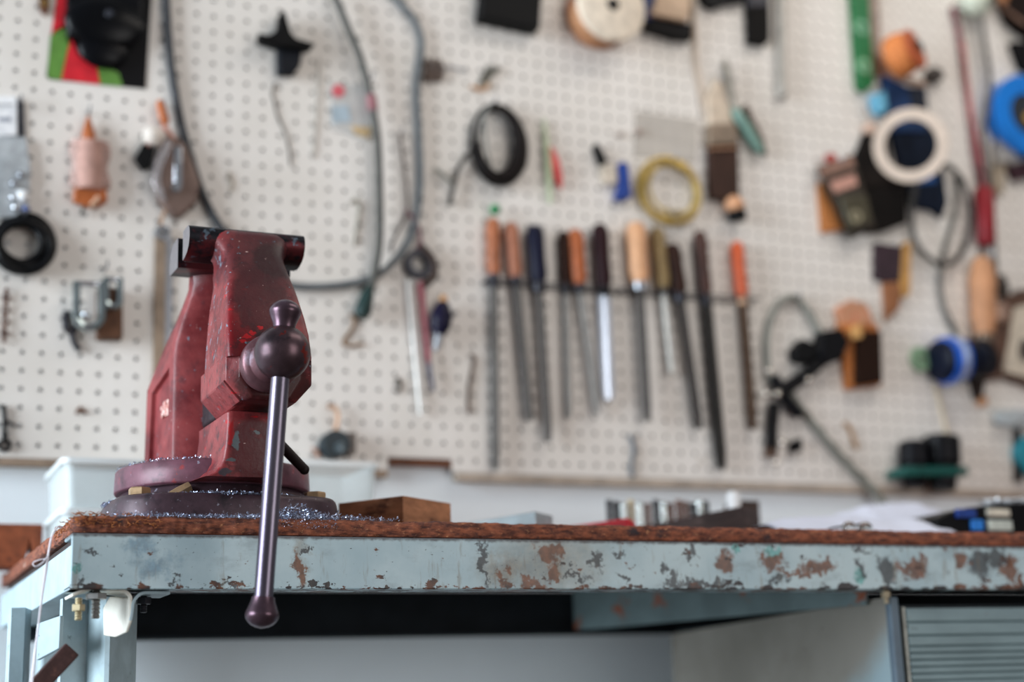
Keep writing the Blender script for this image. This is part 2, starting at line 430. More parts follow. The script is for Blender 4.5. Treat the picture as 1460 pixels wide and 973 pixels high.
BENCH.part(MB().box((2.60, .56, -.467), (.045, .045, .826)), 'leg', lg, bevel=.002)
BENCH.part(MB().box((.065, .56, -.467), (.045, .045, .826)), 'leg', lg, bevel=.002)
g = MB(); a = at(52, 890, .10); b = at(86, 878, .06); c = at(84, 925, .06); d = at(52, 942, .10)
g.prism([a, b, c, d], (.004, .004, 0)); BENCH.part(g, 'gusset_plate', BP2, bevel=.0008)
dk = MB(); p0 = at(103, 926, .012); p1 = at(20, 1015, .012); e = p0+(p1-p0)*1.7
x_, y_, d_ = frame_of(e-p0); nn = V((0, 1, 0)); sd = d_.cross(nn).normalized()
dk.sections([[q+sd*.0085+nn*.004, q+sd*.0085-nn*.004, q-sd*.0085-nn*.004, q-sd*.0085+nn*.004] for q in (p0, e)])
BENCH.part(dk, 'brace', M('#4a3432', .7, .3, .25, 90, [('#6b4a40', 80, .6, .1)]), 'dark rusty brown flat-bar brace', bevel=.0015)
cream = M('#d6d3c8', .45, 0, .1, 40, [('#8a7a68', 70, .66, .05)])
def bracket(pxs, Y0, Y1, name='corner_bracket', mat=cream):
    m = MB(); th = .003; out = []
    P3 = [at(px, py, Y0) for px, py in pxs]
    rs = spline(P3, 5); secs = []
    inn = []
    for i, p in enumerate(rs):
        a = rs[max(i-1, 0)]; b = rs[min(i+1, len(rs)-1)]; dd = (b-a).normalized(); inn.append(p+V((dd.z, 0, -dd.x))*-th)
    ring = rs+inn[::-1]
    m.sections([[V((p.x, Y0, p.z)) for p in ring], [V((p.x, Y1, p.z)) for p in ring]])
    return BENCH.part(m, name, mat, bevel=.0006)
fl_ = MB(); q = [at(*t) for t in ((185, 853, .010), (185, 886, .010), (179, 902, .014), (163, 909, .036), (147, 907, .058), (146, 868, .058), (156, 851, .050))]
fl_.prism(q, (.003, .0006, 0)); BENCH.part(fl_, 'corner_bracket', cream, bevel=.0012)
bracket([(104, 851), (130, 841.5), (160, 843), (176, 845), (183, 850), (185, 856)], .010, .060)
bracket([(243, 843.5), (215, 843), (200, 845), (189, 857), (186, 875), (184, 885)], .010, .060, mat=BP2)
def bolt(px, py, Y, hw, hh, shaft, mat, label, ln=2.4):
    c = at(px, py, Y); k = S(px, py, Y); m = MB()
    m.lathe(c+V((0, 0, -hh*k/2)), c+V((0, 0, hh*k/2)), [(0, hw*k*.93), (.08, hw*k), (.92, hw*k), (1, hw*k*.93)], 6)
    o = BENCH.part(m, 'bolt', mat, label, sharp=30)
    s_ = MB(); n = 16; pr = []
    for i in range(n+1): pr += [(i/n, shaft*k*(1.0 if i % 2 else .82))]
    s_.lathe(c+V((0, 0, hh*k/2+.006)), c+V((0, 0, -hh*k/2-shaft*k*ln)), pr, 14)
    BENCH.sub(o, s_, 'threaded_shaft', mat, sharp=25)
bolt(112, 867, .012, 10, 10, 5.5, M('#cdbf9a', .35, .7, .1, 60), 'brassy bolt with a nut under the bench corner')
bolt(137, 851, .018, 16, 9, 6.5, M('#9a9a98', .35, .75, .15, 60), 'grey steel bolt with threaded end pointing down', 4.2)
bolt(205, 857, .035, 11, 10, 5, DKSTEEL, 'dark steel bolt in the shadow behind the leg')
bolt(1263, 848, .010, 5.5, 7, 3, M('#c2b296', .35, .6, .1, 60), 'small pale bolt at the cabinet post')
# cross member under the top
cm = MB(); a = at(1180, 846, .044); b = at(822, 884, .57)
cm.sections([[V((p.x+dx, p.y, -.0045+dz)) for dx, dz in ((0, 0), (0, -.062), (.004, -.062), (.004, -.004), (.04, -.004), (.04, 0))] for p in (V((.938, .052, 0)), V((.798, .568, 0)))])
BENCH.part(cm, 'cross_member', M('#65787a', .5, 0, .15, 20, [('#8a4a2a', 16, .58, .08)]), bevel=.001)

# drawer cabinet hung under the bench
CAB = Thing('drawer_cabinet', 'grey-blue steel drawer cabinet hung under the workbench beyond the open knee space', 'cabinet', (1.2, .25, -.55))
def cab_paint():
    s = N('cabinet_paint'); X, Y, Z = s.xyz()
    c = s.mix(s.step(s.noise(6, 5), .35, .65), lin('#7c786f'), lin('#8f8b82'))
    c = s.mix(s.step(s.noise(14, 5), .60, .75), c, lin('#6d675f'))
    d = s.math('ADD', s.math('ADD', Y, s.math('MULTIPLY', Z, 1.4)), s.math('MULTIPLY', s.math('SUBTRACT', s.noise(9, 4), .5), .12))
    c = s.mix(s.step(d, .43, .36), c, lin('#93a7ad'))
    c = s.mix(s.step(s.noise(90, 4), .70, .72), c, lin('#5b5048'))
    return s.fin(c, .55, 0)
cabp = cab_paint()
cx = .946
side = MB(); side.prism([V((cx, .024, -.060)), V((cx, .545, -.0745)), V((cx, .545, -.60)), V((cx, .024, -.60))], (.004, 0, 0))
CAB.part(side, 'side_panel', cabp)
CAB.part(MB().box((cx+.004, .018, -.330), (.0125, .011, .540)), 'front_post', M('#5d6c78', .45, 0, .1, 30), bevel=.002)
edge = MB().box((cx+.018, .0195, -.336), (.004, .010, .528)); CAB.part(edge, 'edge_strip', M('#a9aaa2', .5))
dr = MB()
pf = [(-.0735, .016)]; z = -.0735
zs = [(-.077, .013), (-.083, .013)]
lv = [-.090, -.1055, -.118, -.126, -.134, -.142, -.150, -.158, -.166, -.174]
pts = [(.030, -.0735), (.014, -.0735), (.013, -.0765)]
for zz in lv: pts += [(.013, zz+.0016), (.0165, zz), (.013, zz-.0016)]
pts += [(.013, -.230), (.030, -.230)]
dr.sections([[(cx+.0215, y, zq) for y, zq in pts], [(1.55, y, zq) for y, zq in pts]])
CAB.part(dr, 'drawer', M('#7f9296', .5, 0, .14, 30, [('#4a4844', 30, .64, .05), ('#b9cfd2', 110, .70, .02), ('#6b4a3a', 120, .71, .02)], stretch=(.3, 1, 1)), 'grey-green drawer front with pressed ribs', sharp=25)
CAB.part(MB().box((1.285, .0245, -.420), (.53, .013, .36)), 'drawer', M('#7f9296', .5, 0, .14, 30), bevel=.002)
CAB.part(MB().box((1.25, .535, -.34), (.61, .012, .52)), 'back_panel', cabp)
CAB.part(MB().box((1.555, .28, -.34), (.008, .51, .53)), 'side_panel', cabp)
CAB.part(MB().box((1.25, .28, -.0705), (.60, .50, .004)), 'top_panel', M('#20262a', .6))

# ------------------------------------------------------------------ vise
VISE_LOC = V((.172, .14, .018)); VISE = VISE_LOC+V((0, 0, OZ))
VS = Thing('bench_vise', 'big red cast-iron bench vise with a ball-ended sliding handle, bolted on the bench corner', 'vise', VISE_LOC)
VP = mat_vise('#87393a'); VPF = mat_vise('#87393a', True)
VPB = M('#64404b', .36, .15, .25, 45, [('#30222a', 30, .50, .2), ('#8c3a3c', 40, .62, .06), ('#8f8a98', 160, .66, .04)], bump=.3)
Xc = .181
def rsec(hw0, y0, hw1, y1, z, rf=.010, rb=.010, xc=Xc, n=5):
    """horizontal section: front width hw0 at y0, back width hw1 at y1, rounded corners"""
    C = [(-hw0, y0, rf), (hw0, y0, rf), (hw1, y1, rb), (-hw1, y1, rb)]; out = []
    for i in range(4):
        p = V((C[i][0], C[i][1], 0)); a = V((C[i-1][0], C[i-1][1], 0)); b = V((C[(i+1) % 4][0], C[(i+1) % 4][1], 0)); r = C[i][2]
        pa = p+(a-p).normalized()*r; pb = p+(b-p).normalized()*r
        for k in range(n+1):
            t = k/n; q = pa*(1-t)**2+p*2*t*(1-t)+pb*t*t; out.append(V((xc+q.x, q.y, z)))
    return out
L = [(.172, -.037, .0430, .078, .042), (.176, -.0365, .0435, .078, .042), (.20, -.030, .0425, .077, .041), (.22, -.021, .0405, .0765, .040), (.24, -.010, .038, .076, .0385), (.256, -.001, .036, .075, .0365),
     (.270, .007, .0337, .074, .0350), (.279, .013, .0325, .0745, .0358), (.286, .0175, .0318, .0750, .0352), (.292, .0215, .0314, .0750, .0350), (.2975, .025, .0314, .0750, .0365), (.303, .0285, .0320, .075, .0430),
     (.313, .034, .0350, .075, .0495), (.321, .039, .0375, .075, .050), (.3265, .044, .0375, .075, .049), (.3295, .0495, .036, .074, .047), (.3305, .055, .034, .072, .045)]
arm = MB().sections([rsec(hf, yf, hb, yb, z, .007+.010*max(0, min(1, (z-.25)/.07)), .009, n=6) for z, yf, hf, yb, hb in L])
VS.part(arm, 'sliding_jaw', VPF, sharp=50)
JAW = VS.last
# octagonal nose / slide under the arm
ns = MB()
o8 = [(-.0435, .176), (-.0435, .1485), (-.026, .1295), (.028, .1295), (.0448, .1485), (.0448, .176)]
def nsec(y, ins=0.0, zi=0.0): return [V((Xc+x*(1-ins), y, z+(zi if z < .16 else 0))) for x, z in o8]
ns.sections([nsec(-.036, .30, .004), nsec(-.0345, .27, .002), nsec(-.0275, .0), nsec(.082, 0)])
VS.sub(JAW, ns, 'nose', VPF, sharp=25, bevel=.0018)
lp = MB(); a = V((Xc-.0435, 0, .1500)); b = V((Xc-.026, 0, .1305)); o_ = V((-.0022, 0, -.0022))
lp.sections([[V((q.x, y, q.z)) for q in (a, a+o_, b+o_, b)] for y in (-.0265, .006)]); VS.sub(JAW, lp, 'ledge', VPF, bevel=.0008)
# jaws' steel bars, D-shaped
WORN = M('#8c8688', .4, .7, .12, 150); BAR = M('#1f1f24', .36, .5, .3, 50, [('#5a262a', 34, .47, .14), ('#53606c', 60, .62, .05)])
def jawbar(prof, x0, x1):
    m = MB(); n = len(prof)
    m.sections([[V((x, y, z)) for y, z in prof] for x in (x0, x0+.0012, x1-.0012, x1)], caps=False)
    m.slot(1); b = len(m.v); m.v += [V((x0, y, z)) for y, z in prof]+[V((x1, y, z)) for y, z in prof]
    m.face(*range(b, b+n)); m.face(*range(b+n, b+2*n)); return m
dyn = [(.0765, .3312), (.056, .3312), (.0485, .3297), (.0445, .3257), (.0432, .320), (.0440, .314), (.0480, .307), (.0550, .3025), (.065, .2998), (.0765, .2988)]
VS.sub(JAW, jawbar(dyn, .115, .2395), 'jaw_bar', [BAR, WORN], 'dark steel jaw bar with worn grey ends', sharp=35)
ins = MB().box((.1775, .0778, .3135), (.120, .0024, .030)); VS.sub(JAW, ins, 'jaw_insert', DKSTEEL)
hp = at(368.5, 382, .0150); hl = MB().lathe(hp+V((0, -.0008, 0)), hp+V((0, .006, 0)), [(0, .0013), (1, .0013)], 10); VS.sub(JAW, hl, 'oil_hole', BLACK)
# fixed body
def bsec(zf, zb, hf, yf, hr, yr, hb, yb):
    xc = .173; L_ = [(0, yf, zf)]
    for fx, fy in ((.18, .97), (.38, .84), (.56, .68), (.71, .50), (.83, .33), (.92, .18), (.98, .07)): L_.append((-hr*fx, yr-(yr-yf)*fy, zf))
    L_ += [(-hr, yr, zf), (-hr-.0012, yr+.006, zf), (-hb+.0008, yb-.022, zb), (-hb, yb-.014, zb), (-hb+.004, yb-.004, zb), (-hb+.014, yb, zb), (0, yb, zb)]
    left = [V((xc+x, y, z)) for x, y, z in L_]; right = [V((xc-x, y, z)) for x, y, z in L_[1:-1]][::-1]
    return left+right
KB = [(.080, .080, .036, .153, .047, .168, .062, .262), (.100, .100, .036, .153, .047, .168, .062, .262), (.214, .192, .036, .153, .047, .168, .0605, .262),
      (.232, .212, .0355, .151, .0455, .166, .055, .250), (.252, .238, .035, .143, .041, .158, .0475, .228), (.270, .262, .034, .129, .037, .144, .040, .203),
      (.282, .277, .0335, .122, .035, .138, .037, .182), (.291, .288, .034, .117, .034, .134, .035, .168), (.303, .303, .036, .113, .036, .134, .036, .160)]
bd = MB(); bd.sections([bsec(*k) for k in KB])
body = VS.part(bd, 'fixed_body', VP, sharp=40)
# recess of the cast panel on the flank: cut by insetting that face
bm = bmesh.new(); bm.from_mesh(body.data); bm.faces.ensure_lookup_table()
off = V((0, 0, OZ))-VS.w
tgt = []
for f in bm.faces:
    c = f.calc_center_median()-off; 
    if .10 < c.z < .206 and abs(f.normal.x) > .8 and .15 < c.y < .23 and f.calc_area() > .004: tgt.append(f)
if tgt:
    bmesh.ops.inset_individual(bm, faces=tgt, thickness=.010, depth=0)
    r_ = bmesh.ops.inset_individual(bm, faces=tgt, thickness=.0025, depth=-.0045)
for f in bm.faces: f.smooth = True
bm.to_mesh(body.data); bm.free(); body.data.set_sharp_from_angle(angle=math.radians(35))
em = MB()
def fl(px, py):
    y = .19-(px-240)*.0021; p = at(px, py, y); return V((.173-.0482-(.0597-.0482)*((y-.166)/(.24-.166))+.0044, y, p.z))
for (a, b) in (((232, 596), (236, 574)), ((236, 574), (242, 590)), ((240, 572), (247, 582)), ((231, 583), (246, 577)), ((237, 592), (248, 586)), ((246, 566), (243, 580)), ((233, 590), (240, 586))):
    q = [fl(px, py) for px, py in (a, b)]
    em.tube([q[0], (q[0]+q[1])*.5, q[1]], .0026, 6)
VS.sub(body, em, 'emblem', M('#b4746a', .5, 0, .3, 200, [('#d9b8b0', 160, .45, .1)]), 'raised casting mark with paint rubbed off')
sbar = [(.1020, .3315), (.124, .3325), (.136, .329), (.143, .322), (.1465, .315), (.1475, .308), (.1465, .302), (.142, .2995), (.1020, .2985)]
VS.sub(body, jawbar(sbar, .115, .2395), 'jaw_bar', [BAR, WORN], 'dark steel jaw bar with worn grey ends', sharp=35)
# housing of the slide, flaring into the swivel ring
H = [(.0585, .004, .127, .203, .108, .23), (.062, .003, .1345, .2025, .118, .225), (.068, .002, .1400, .202, .128, .22), (.076, .001, .1435, .202, .134, .216), (.090, 0, .1455, .202, .140, .210), (.112, -.001, .1465, .202, .143, .206), (.1225, 0, .1465, .202, .143, .206), (.1245, .002, .1485, .200, .146, .203)]
def hsec(z, yf, l0, r0, l1, r1):
    C = [(l0, yf, .006), (r0, yf, .006), (r1, .12, .01), (l1, .12, .01)]; out = []
    for i in range(4):
        p = V((C[i][0], C[i][1], 0)); a = V((C[i-1][0], C[i-1][1], 0)); b = V((C[(i+1) % 4][0], C[(i+1) % 4][1], 0)); r = C[i][2]
        pa = p+(a-p).normalized()*r; pb = p+(b-p).normalized()*r
        out += [V(((pa*(1-t)**2+p*2*t*(1-t)+pb*t*t).x, (pa*(1-t)**2+p*2*t*(1-t)+pb*t*t).y, z)) for t in (0, .2, .4, .6, .8, 1)]
    return out
hs = MB().sections([hsec(*k) for k in H])
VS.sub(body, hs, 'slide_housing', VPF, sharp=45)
sl = MB(); sl.box((Xc, .10, .150), (.050, .20, .034)); VS.sub(JAW, sl, 'slide_bar', DKSTEEL, bevel=.004)
rg = MB(); rc = V((.165, .14, 0)); rr = .1035
rg.lathe(rc+V((0, 0, .0575)), rc+V((0, 0, .0835)), [(0, rr-.004), (.03, rr-.001), (.10, rr), (.88, rr-.001), (.97, rr-.003), (1.0, rr-.006)], 72)
VS.sub(body, rg, 'swivel_ring', VPB, 'purple-brown swivel ring dusted with filings', sharp=50)
BASEM = M('#423138', .4, .2, .25, 50, [('#241c22', 35, .5, .2), ('#7d7884', 170, .62, .06)], bump=.3)
bs = MB()
bs.lathe(rc+V((0, 0, .040)), rc+V((0, 0, .0575)), [(0, rr+.004), (.3, rr-.001), (.8, rr-.0045), (1, rr-.007)], 72)
out = [(.050, .10), (.055, .062), (.075, .038), (.105, .027), (.165, .023), (.225, .027), (.258, .036), (.277, .058), (.283, .10), (.277, .18), (.258, .236), (.225, .255), (.165, .262), (.10, .255), (.068, .232), (.053, .18)]
cc = V((.166, .14, 0))
def oc(sc, z): 
    q = [V((x, y, 0)) for x, y in out]; q = spline(q+[q[0]], 4)[:-1]
    return [cc+(p-cc)*sc+V((0, 0, z)) for p in q]
bs.sections([oc(1.03, .0182), oc(1.025, .026), oc(1.008, .038), oc(.998, .0425), oc(.98, .0450)])
base = VS.part(bs, 'swivel_base', BASEM, 'dark base plate with bolt lugs covered in filings', sharp=50)
def vbolt(px, py, Y, z, w, hgt, mat, tilt=0):
    p = at(px, py, Y); p.z = z; m = MB(); d = V((math.sin(tilt), 0, math.cos(tilt)))
    m.lathe(p, p+d*hgt, [(0, w*.97), (.1, w), (.85, w), (1, w*.88)], 6); VS.sub(base, m, 'hex_bolt', mat, sharp=30)
bm_ = M('#a58a6a', .45, .5, .2, 100)
vbolt(199, 703, .060, .0445, .0115, .0085, bm_); vbolt(449, 704, .060, .0450, .0115, .008, bm_)
p = at(257, 701, .045); m = MB(); d = V((.85, .1, .5)).normalized()
m.lathe(p-d*.011, p+d*.011, [(0, .0055), (.5, .006), (1, .0055)], 6); VS.sub(base, m, 'hex_bolt', bm_, sharp=30)
lv_ = MB().tube([at(388, 622, .046), at(412, 647, .041), at(434, 670, .036)], [.0055, .0055, .0052], 12)
lv_.ell(at(434, 670, .036), .0054, 12, 8); lv_.tube([at(388, 622, .046), at(386, 624, .075)], .0055, 12)
VS.sub(body, lv_, 'swivel_lock_lever', M('#241d1d', .5, .4, .2, 80))
# screw head ball, collar and sliding handle
BRONZE = M('#4c3b40', .34, .75, .25, 40, [('#7e2a22', 55, .63, .03), ('#2c2428', 26, .56, .15)])
Bc = at(402.6, 503.5, -.085)
sc = MB(); sc.ell(Bc, .0272, 40, 26)
screw = VS.part(sc, 'screw_ball', BRONZE, 'brown steel ball head of the vise screw', sharp=180)
col_ = MB(); cc2 = V((Bc.x-.0025, 0, Bc.z-.002))
col_.lathe(cc2+V((0, -.040, 0)), cc2+V((0, -.076, 0)), [(-.1, .0278), (0, .0284), (.26, .0284), (.34, .0268), (.40, .022), (.7, .018), (1, .017)], 48)
VS.sub(screw, col_, 'collar', M('#66454a', .38, .5, .25, 40, [('#8c7c86', 40, .56, .12), ('#3a2a2c', 30, .56, .12)]), sharp=40)
ht, hb = at(406.6, 447, -.085), at(374, 873, -.085)
HS = M('#6a6470', .30, .9, .14, 60, [('#564f5e', 24, .5, .2)], stretch=(1, 1, .1))
hd = MB(); dv = (ht-hb); Lh = dv.length
hd.lathe(hb, ht, [(.03, .0089), (.05, .0089), (.97, .0089)], 28)
handle = VS.part(hd, 'handle_bar', HS, 'polished steel sliding handle', sharp=60)
def knob(end, dirn):
    m = MB(); m.lathe(end-dirn*.0135, end+dirn*.0150, [(0, .0106), (.14, .0112), (.34, .0134), (.50, .0152), (.56, .0157), (.61, .0156), (.70, .0148), (.80, .0130), (.90, .0098), (.96, .0062), (1, .001)], 32)
    return m
dn = dv.normalized()
KN = M('#55434c', .3, .8, .2, 60, [('#7d6f7c', 30, .55, .2)])
VS.sub(handle, knob(ht-dn*.0015, dn), 'end_knob', KN, sharp=60); VS.sub(handle, knob(hb, -dn), 'end_knob', KN, sharp=60)

# metal filings
fm = MB()
def flake(p, s):
    a, b, c = [V((U(-1, 1), U(-1, 1), U(-1, 1))).normalized() for _ in range(3)]
    fm.add([p, p+a*s, p+a*s*.6+b*s*.35, p+b*s*.4+c*s*.15], [(0, 1, 2), (0, 2, 3)])
for k in range(2600):
    px = 150+random.betavariate(1.5, 1.6)*430; q = at(px, 735, .004); hgt = .0022+.0035*max(0, 1-abs(px-450)/110)
    flake(V((q.x, U(-.0005, .022), .0180+abs(random.gauss(0, hgt*.6)))), U(.0010, .0034))
for k in range(4600):
    a = U(math.pi*.98, math.pi*2.02); rr_ = U(.93, 1.0); q = V((.166+.117*rr_*math.cos(a), .14+.118*rr_*math.sin(a), .0452)); flake(q+V((0, 0, U(-.002, .0014))), U(.0008, .003))
for k in range(700):
    a = U(math.pi*.92, math.pi*1.45); q = rc+V((math.cos(a), math.sin(a), 0))*U(.090, .1010); q.z = .0836; flake(q+V((0, 0, U(0, .0016))), U(.0008, .0026))
for k in range(1300):
    t = abs(random.gauss(0, .4)); px = U(392, 478); q = at(px, 735, .004); flake(V((q.x, .003+.022*R(), .018+.016*R()*max(0, 1-abs(px-425)/60))), U(.001, .0034))
for k in range(260):
    q = at(U(395, 480), 735, .0); flake(V((q.x, -.0014, U(.008, .0185))), U(.0008, .002))
fo = solo(fm, 'metal_filings', M('#a9b4cc', .28, .8, .4, 400), 'silvery blue metal filings scattered around the foot of the red vise', 'filings', smooth=False); fo['kind'] = 'stuff'

#@@B0
# ------------------------------------------------------------------ things lying on the bench top
ZT = .0182
def slab(cpx, lpx, rpx, Y, z0=ZT):
    """box whose nearest top corner, left and right top corners are read off; returns MB and size"""
    c = at(cpx[0], cpx[1], Y); l = atz(lpx[0], lpx[1], c.z); r = atz(rpx[0], rpx[1], c.z)
    q = [c, r, r+(l-c), l]
    return MB().sections([[V((p.x, p.y, z0)) for p in q], [V((p.x, p.y, c.z)) for p in q]]), c, l, r
m, c, l, r = slab((575, 707), (482, 718), (643, 718), .10)
solo(m, 'wood_block', M('#a06f50', .7, 0, .28, 40, [('#5b3a2c', 26, .52, .15), ('#b98a68', 60, .62, .08)], stretch=(1, .3, 2)), 'square brown wooden block on the bench beside the foot of the red vise', 'block', bevel=.0012)
m, c, l, r = slab((763, 729.5), (660, 746.5), (788, 735.5), .20)
solo(m, 'metal_bar', M('#b9c4c8', .35, .75, .12, 60, stretch=(1, .2, 1)), 'silvery square metal bar on the bench between the wooden block and the red wedge', 'bar', bevel=.001)
m, c, l, r = slab((896, 738.5), (806, 751), (906, 743), .22)
solo(m, 'plastic_wedge', M('#c01f2c', .4, 0, .12, 40), 'low bright red wedge lying at the front of the bench top', 'wedge', bevel=.003)
m, c, l, r = slab((1062, 721), (912, 751), (1080, 727), .20)
solo(m, 'weathered_plank', M('#3f322f', .75, 0, .35, 30, [('#7f6e68', 26, .55, .12), ('#5f3a2a', 40, .62, .1)], stretch=(.3, .3, 2)), 'dark weathered plank offcut lying in front of the row of socket bits', 'plank', bevel=.001)
a, b = at(1060, 713, .42), at(1085, 713, .42)
solo(MB().box(((a.x+b.x)/2, .45, (ZT+a.z)/2), (b.x-a.x, .05, a.z-ZT)), 'wood_offcut', M('#3f302a', .75, 0, .3, 40, stretch=(1, 1, .3)), 'short dark brown offcut standing behind the end of the weathered plank', 'block', bevel=.001)
p = at(1045, 702, .36); rr_ = 9*S(1045, 710, .36)
T = Thing('bottle', 'small round white bottle standing behind the weathered plank', 'bottle', (p.x, p.y, ZT))
b0 = V((p.x, p.y, ZT)); b1 = V((p.x, p.y, p.z))
T.part(MB().lathe(b0, b1, [(0, rr_*1.2), (.02, rr_*1.25), (.66, rr_*1.25), (.74, rr_*.9), (.76, rr_*.8)], 20), 'body', WHITEP)
T.part(MB().lathe(b0+(b1-b0)*.755, b1, [(0, rr_*.9), (.9, rr_*.9), (1, rr_*.75)], 20), 'cap', WHITEP)
# row of socket bits in a holder
a, b = at(862, 736, .44), at(1012, 741, .44)
solo(MB().box(((a.x+b.x)/2, .445, (ZT+.050)/2), (b.x-a.x, .026, .050-ZT)), 'bit_holder', M('#2a2a2c', .5), 'low black holder bar carrying the row of socket bits on the bench', 'holder', bevel=.001)
kinds = {'d': (M('#2b2c30', .4, .4, .2, 80), 'dark steel socket bit standing in the black holder bar'), 'p': (M('#d2d8d6', .25, .8, .1, 80), 'bright pale steel socket bit standing in the black holder bar'),
         'b': (M('#6b4636', .45, .2, .2, 80), 'brown-bodied socket bit standing in the black holder bar'), 'g': (M('#b9a98a', .4, .4, .2, 80), 'sand-coloured socket bit standing in the black holder bar')}
for i, (px, kd) in enumerate(zip((868, 878, 888, 899, 911, 923, 934, 945, 956, 967, 977, 987, 997, 1006), 'ddpgpbdpbbbdpd')):
    t_ = at(px, 713+(i % 3)*2.2, .445); rr_ = (4.1 if kd != 'p' else 5.4)*S(px, 720, .445); z0 = .050
    L_ = t_.z-z0; pr = [(0, rr_*.7), (.30, rr_*.7), (.32, rr_)]
    for k in range(4): pr += [(.36+k*.13, rr_), (.38+k*.13, rr_*.86), (.42+k*.13, rr_*.86), (.44+k*.13, rr_)]
    pr += [(.95, rr_), (1, rr_*.8)]
    solo(MB().lathe((t_.x, .445, z0), (t_.x, .445, t_.z), pr, 14), 'socket_bit', kinds[kd][0], kinds[kd][1], 'socket bit', 'row of socket bits on the bench', sharp=30)
# crumpled papers
def sheet(tab, Y0, Y1, amp, seed, name, mat, label, z_lo=None):
    m = MB(); n, k = 40, 14; Ym = (Y0+Y1)/2; P0 = [at(px, py, Ym) for px, py in tab]; rows = []
    for j in range(k+1):
        v = j/k; row = []
        for i in range(n+1):
            t = i/n*(len(P0)-1); a = min(int(t), len(P0)-2); f = t-a; f = f*f*(3-2*f); z = P0[a].z*(1-f)+P0[a+1].z*f; x = P0[0].x+(P0[-1].x-P0[0].x)*i/n
            w_ = math.sin(math.pi*v); zz = ZT+.001+(z-ZT)*(.25+.75*w_)+amp*noise.noise(V((x*9, v*2, seed)))*w_
            row.append(V((x+.012*(v-.5)+.006*noise.noise(V((v*5, seed, x*9))), Y0+(Y1-Y0)*v, max(zz, ZT+.0008))))
        rows.append(row)
    m.add([p for row in rows for p in row], [(j*(n+1)+i, j*(n+1)+i+1, (j+1)*(n+1)+i+1, (j+1)*(n+1)+i) for j in range(k) for i in range(n)])
    o = solo(m, name, mat, label, 'paper')
    so = o.modifiers.new('thickness', 'SOLIDIFY'); so.thickness = .0008; so.offset = 1
PAPER = M('#dfe3f2', .7, 0, .04, 20)
sheet([(1080, 751), (1110, 742), (1150, 740), (1190, 739), (1230, 741), (1270, 746), (1300, 742), (1318, 748)], .12, .27, .0025, 1.0, 'crumpled_paper', PAPER, 'crumpled white paper sheet lying low at the front of the bench top')
sheet([(1170, 744), (1205, 733), (1245, 723), (1290, 720), (1326, 719), (1330, 728)], .32, .46, .0022, 4.0, 'crumpled_paper', PAPER, 'larger white paper sheet arching up behind the crumpled one')
# clear safety glasses peeping over the edge
c1, c2 = at(1213, 752, .055), at(1236, 752, .055)
T = Thing('safety_glasses', 'clear plastic safety glasses glinting at the bench edge under the papers', 'glasses', (c1.x, .06, ZT))
GL = M('#e8f2f2', .05, 0, 0, 10, trans=.9)
for q in (c1, c2): T.part(MB().ell((q.x, .058, ZT+.0085), (.0105, .006, .008), 18, 12), 'lens', GL)
T.part(MB().tube([(c1.x+.009, .058, ZT+.011), ((c1.x+c2.x)/2, .055, ZT+.013), (c2.x-.009, .058, ZT+.011)], .0012, 8), 'bridge', BLACK)
for q, sx in ((c1, -1), (c2, 1)): T.part(MB().tube([(q.x+sx*.010, .058, ZT+.010), (q.x+sx*.013, .075, ZT+.010), (q.x+sx*.011, .13, ZT+.004)], .0013, 8), 'temple', BLACK)
# black case with blue and cream compartments
tp = [(1335, 740), (1352, 731), (1380, 724), (1420, 719), (1475, 716)]
P3 = [at(px, py, .14) for px, py in tp]; out_ = [V((p.x, .14, p.z)) for p in P3]+[V((P3[-1].x+.03, .14, P3[-1].z)), V((P3[-1].x+.03, .14, ZT)), V((P3[0].x, .14, ZT))]
T = Thing('parts_case', 'glossy black parts case with blue and cream compartments at the end of the bench', 'case', (P3[2].x, .2, ZT))
T.part(MB().prism(out_, (0, .16, 0)), 'shell', M('#06070a', .35, 0, .2, 40), bevel=.003)
for (x0, x1, y0, y1, mt, lb) in ((1362, 1388, 727, 739, M('#1f3f8c', .35, 0, .15, 60), 'blue compartment'), (1384, 1398, 742, 757, M('#2f7fd6', .3, 0, .15, 60), 'bright blue compartment'), (1406, 1436, 727, 737, M('#cfcaba', .5), 'cream compartment'), (1407, 1439, 743, 757, M('#c3ccc4', .5), 'cream compartment')):
    a = at(x0, y1, .14); b = at(x1, y0, .14); za = max(a.z, ZT+.001)
    T.part(MB().box(((a.x+b.x)/2, .1375, (za+b.z)/2), (b.x-a.x, .006, max(.004, b.z-za))), 'compartment', mt, lb, bevel=.001)
cw = MB(); a = at(1425, 716, .2)
for k in range(26): cw.tube([V((a.x+U(-.02, .06), .2+U(-.03, .03), a.z+U(-.004, .004))) for _ in range(3)], .0016, 5)
T.part(cw, 'clear_wrapper', M('#d9dde2', .12, .2, .1, 60), 'crinkled clear wrapper')
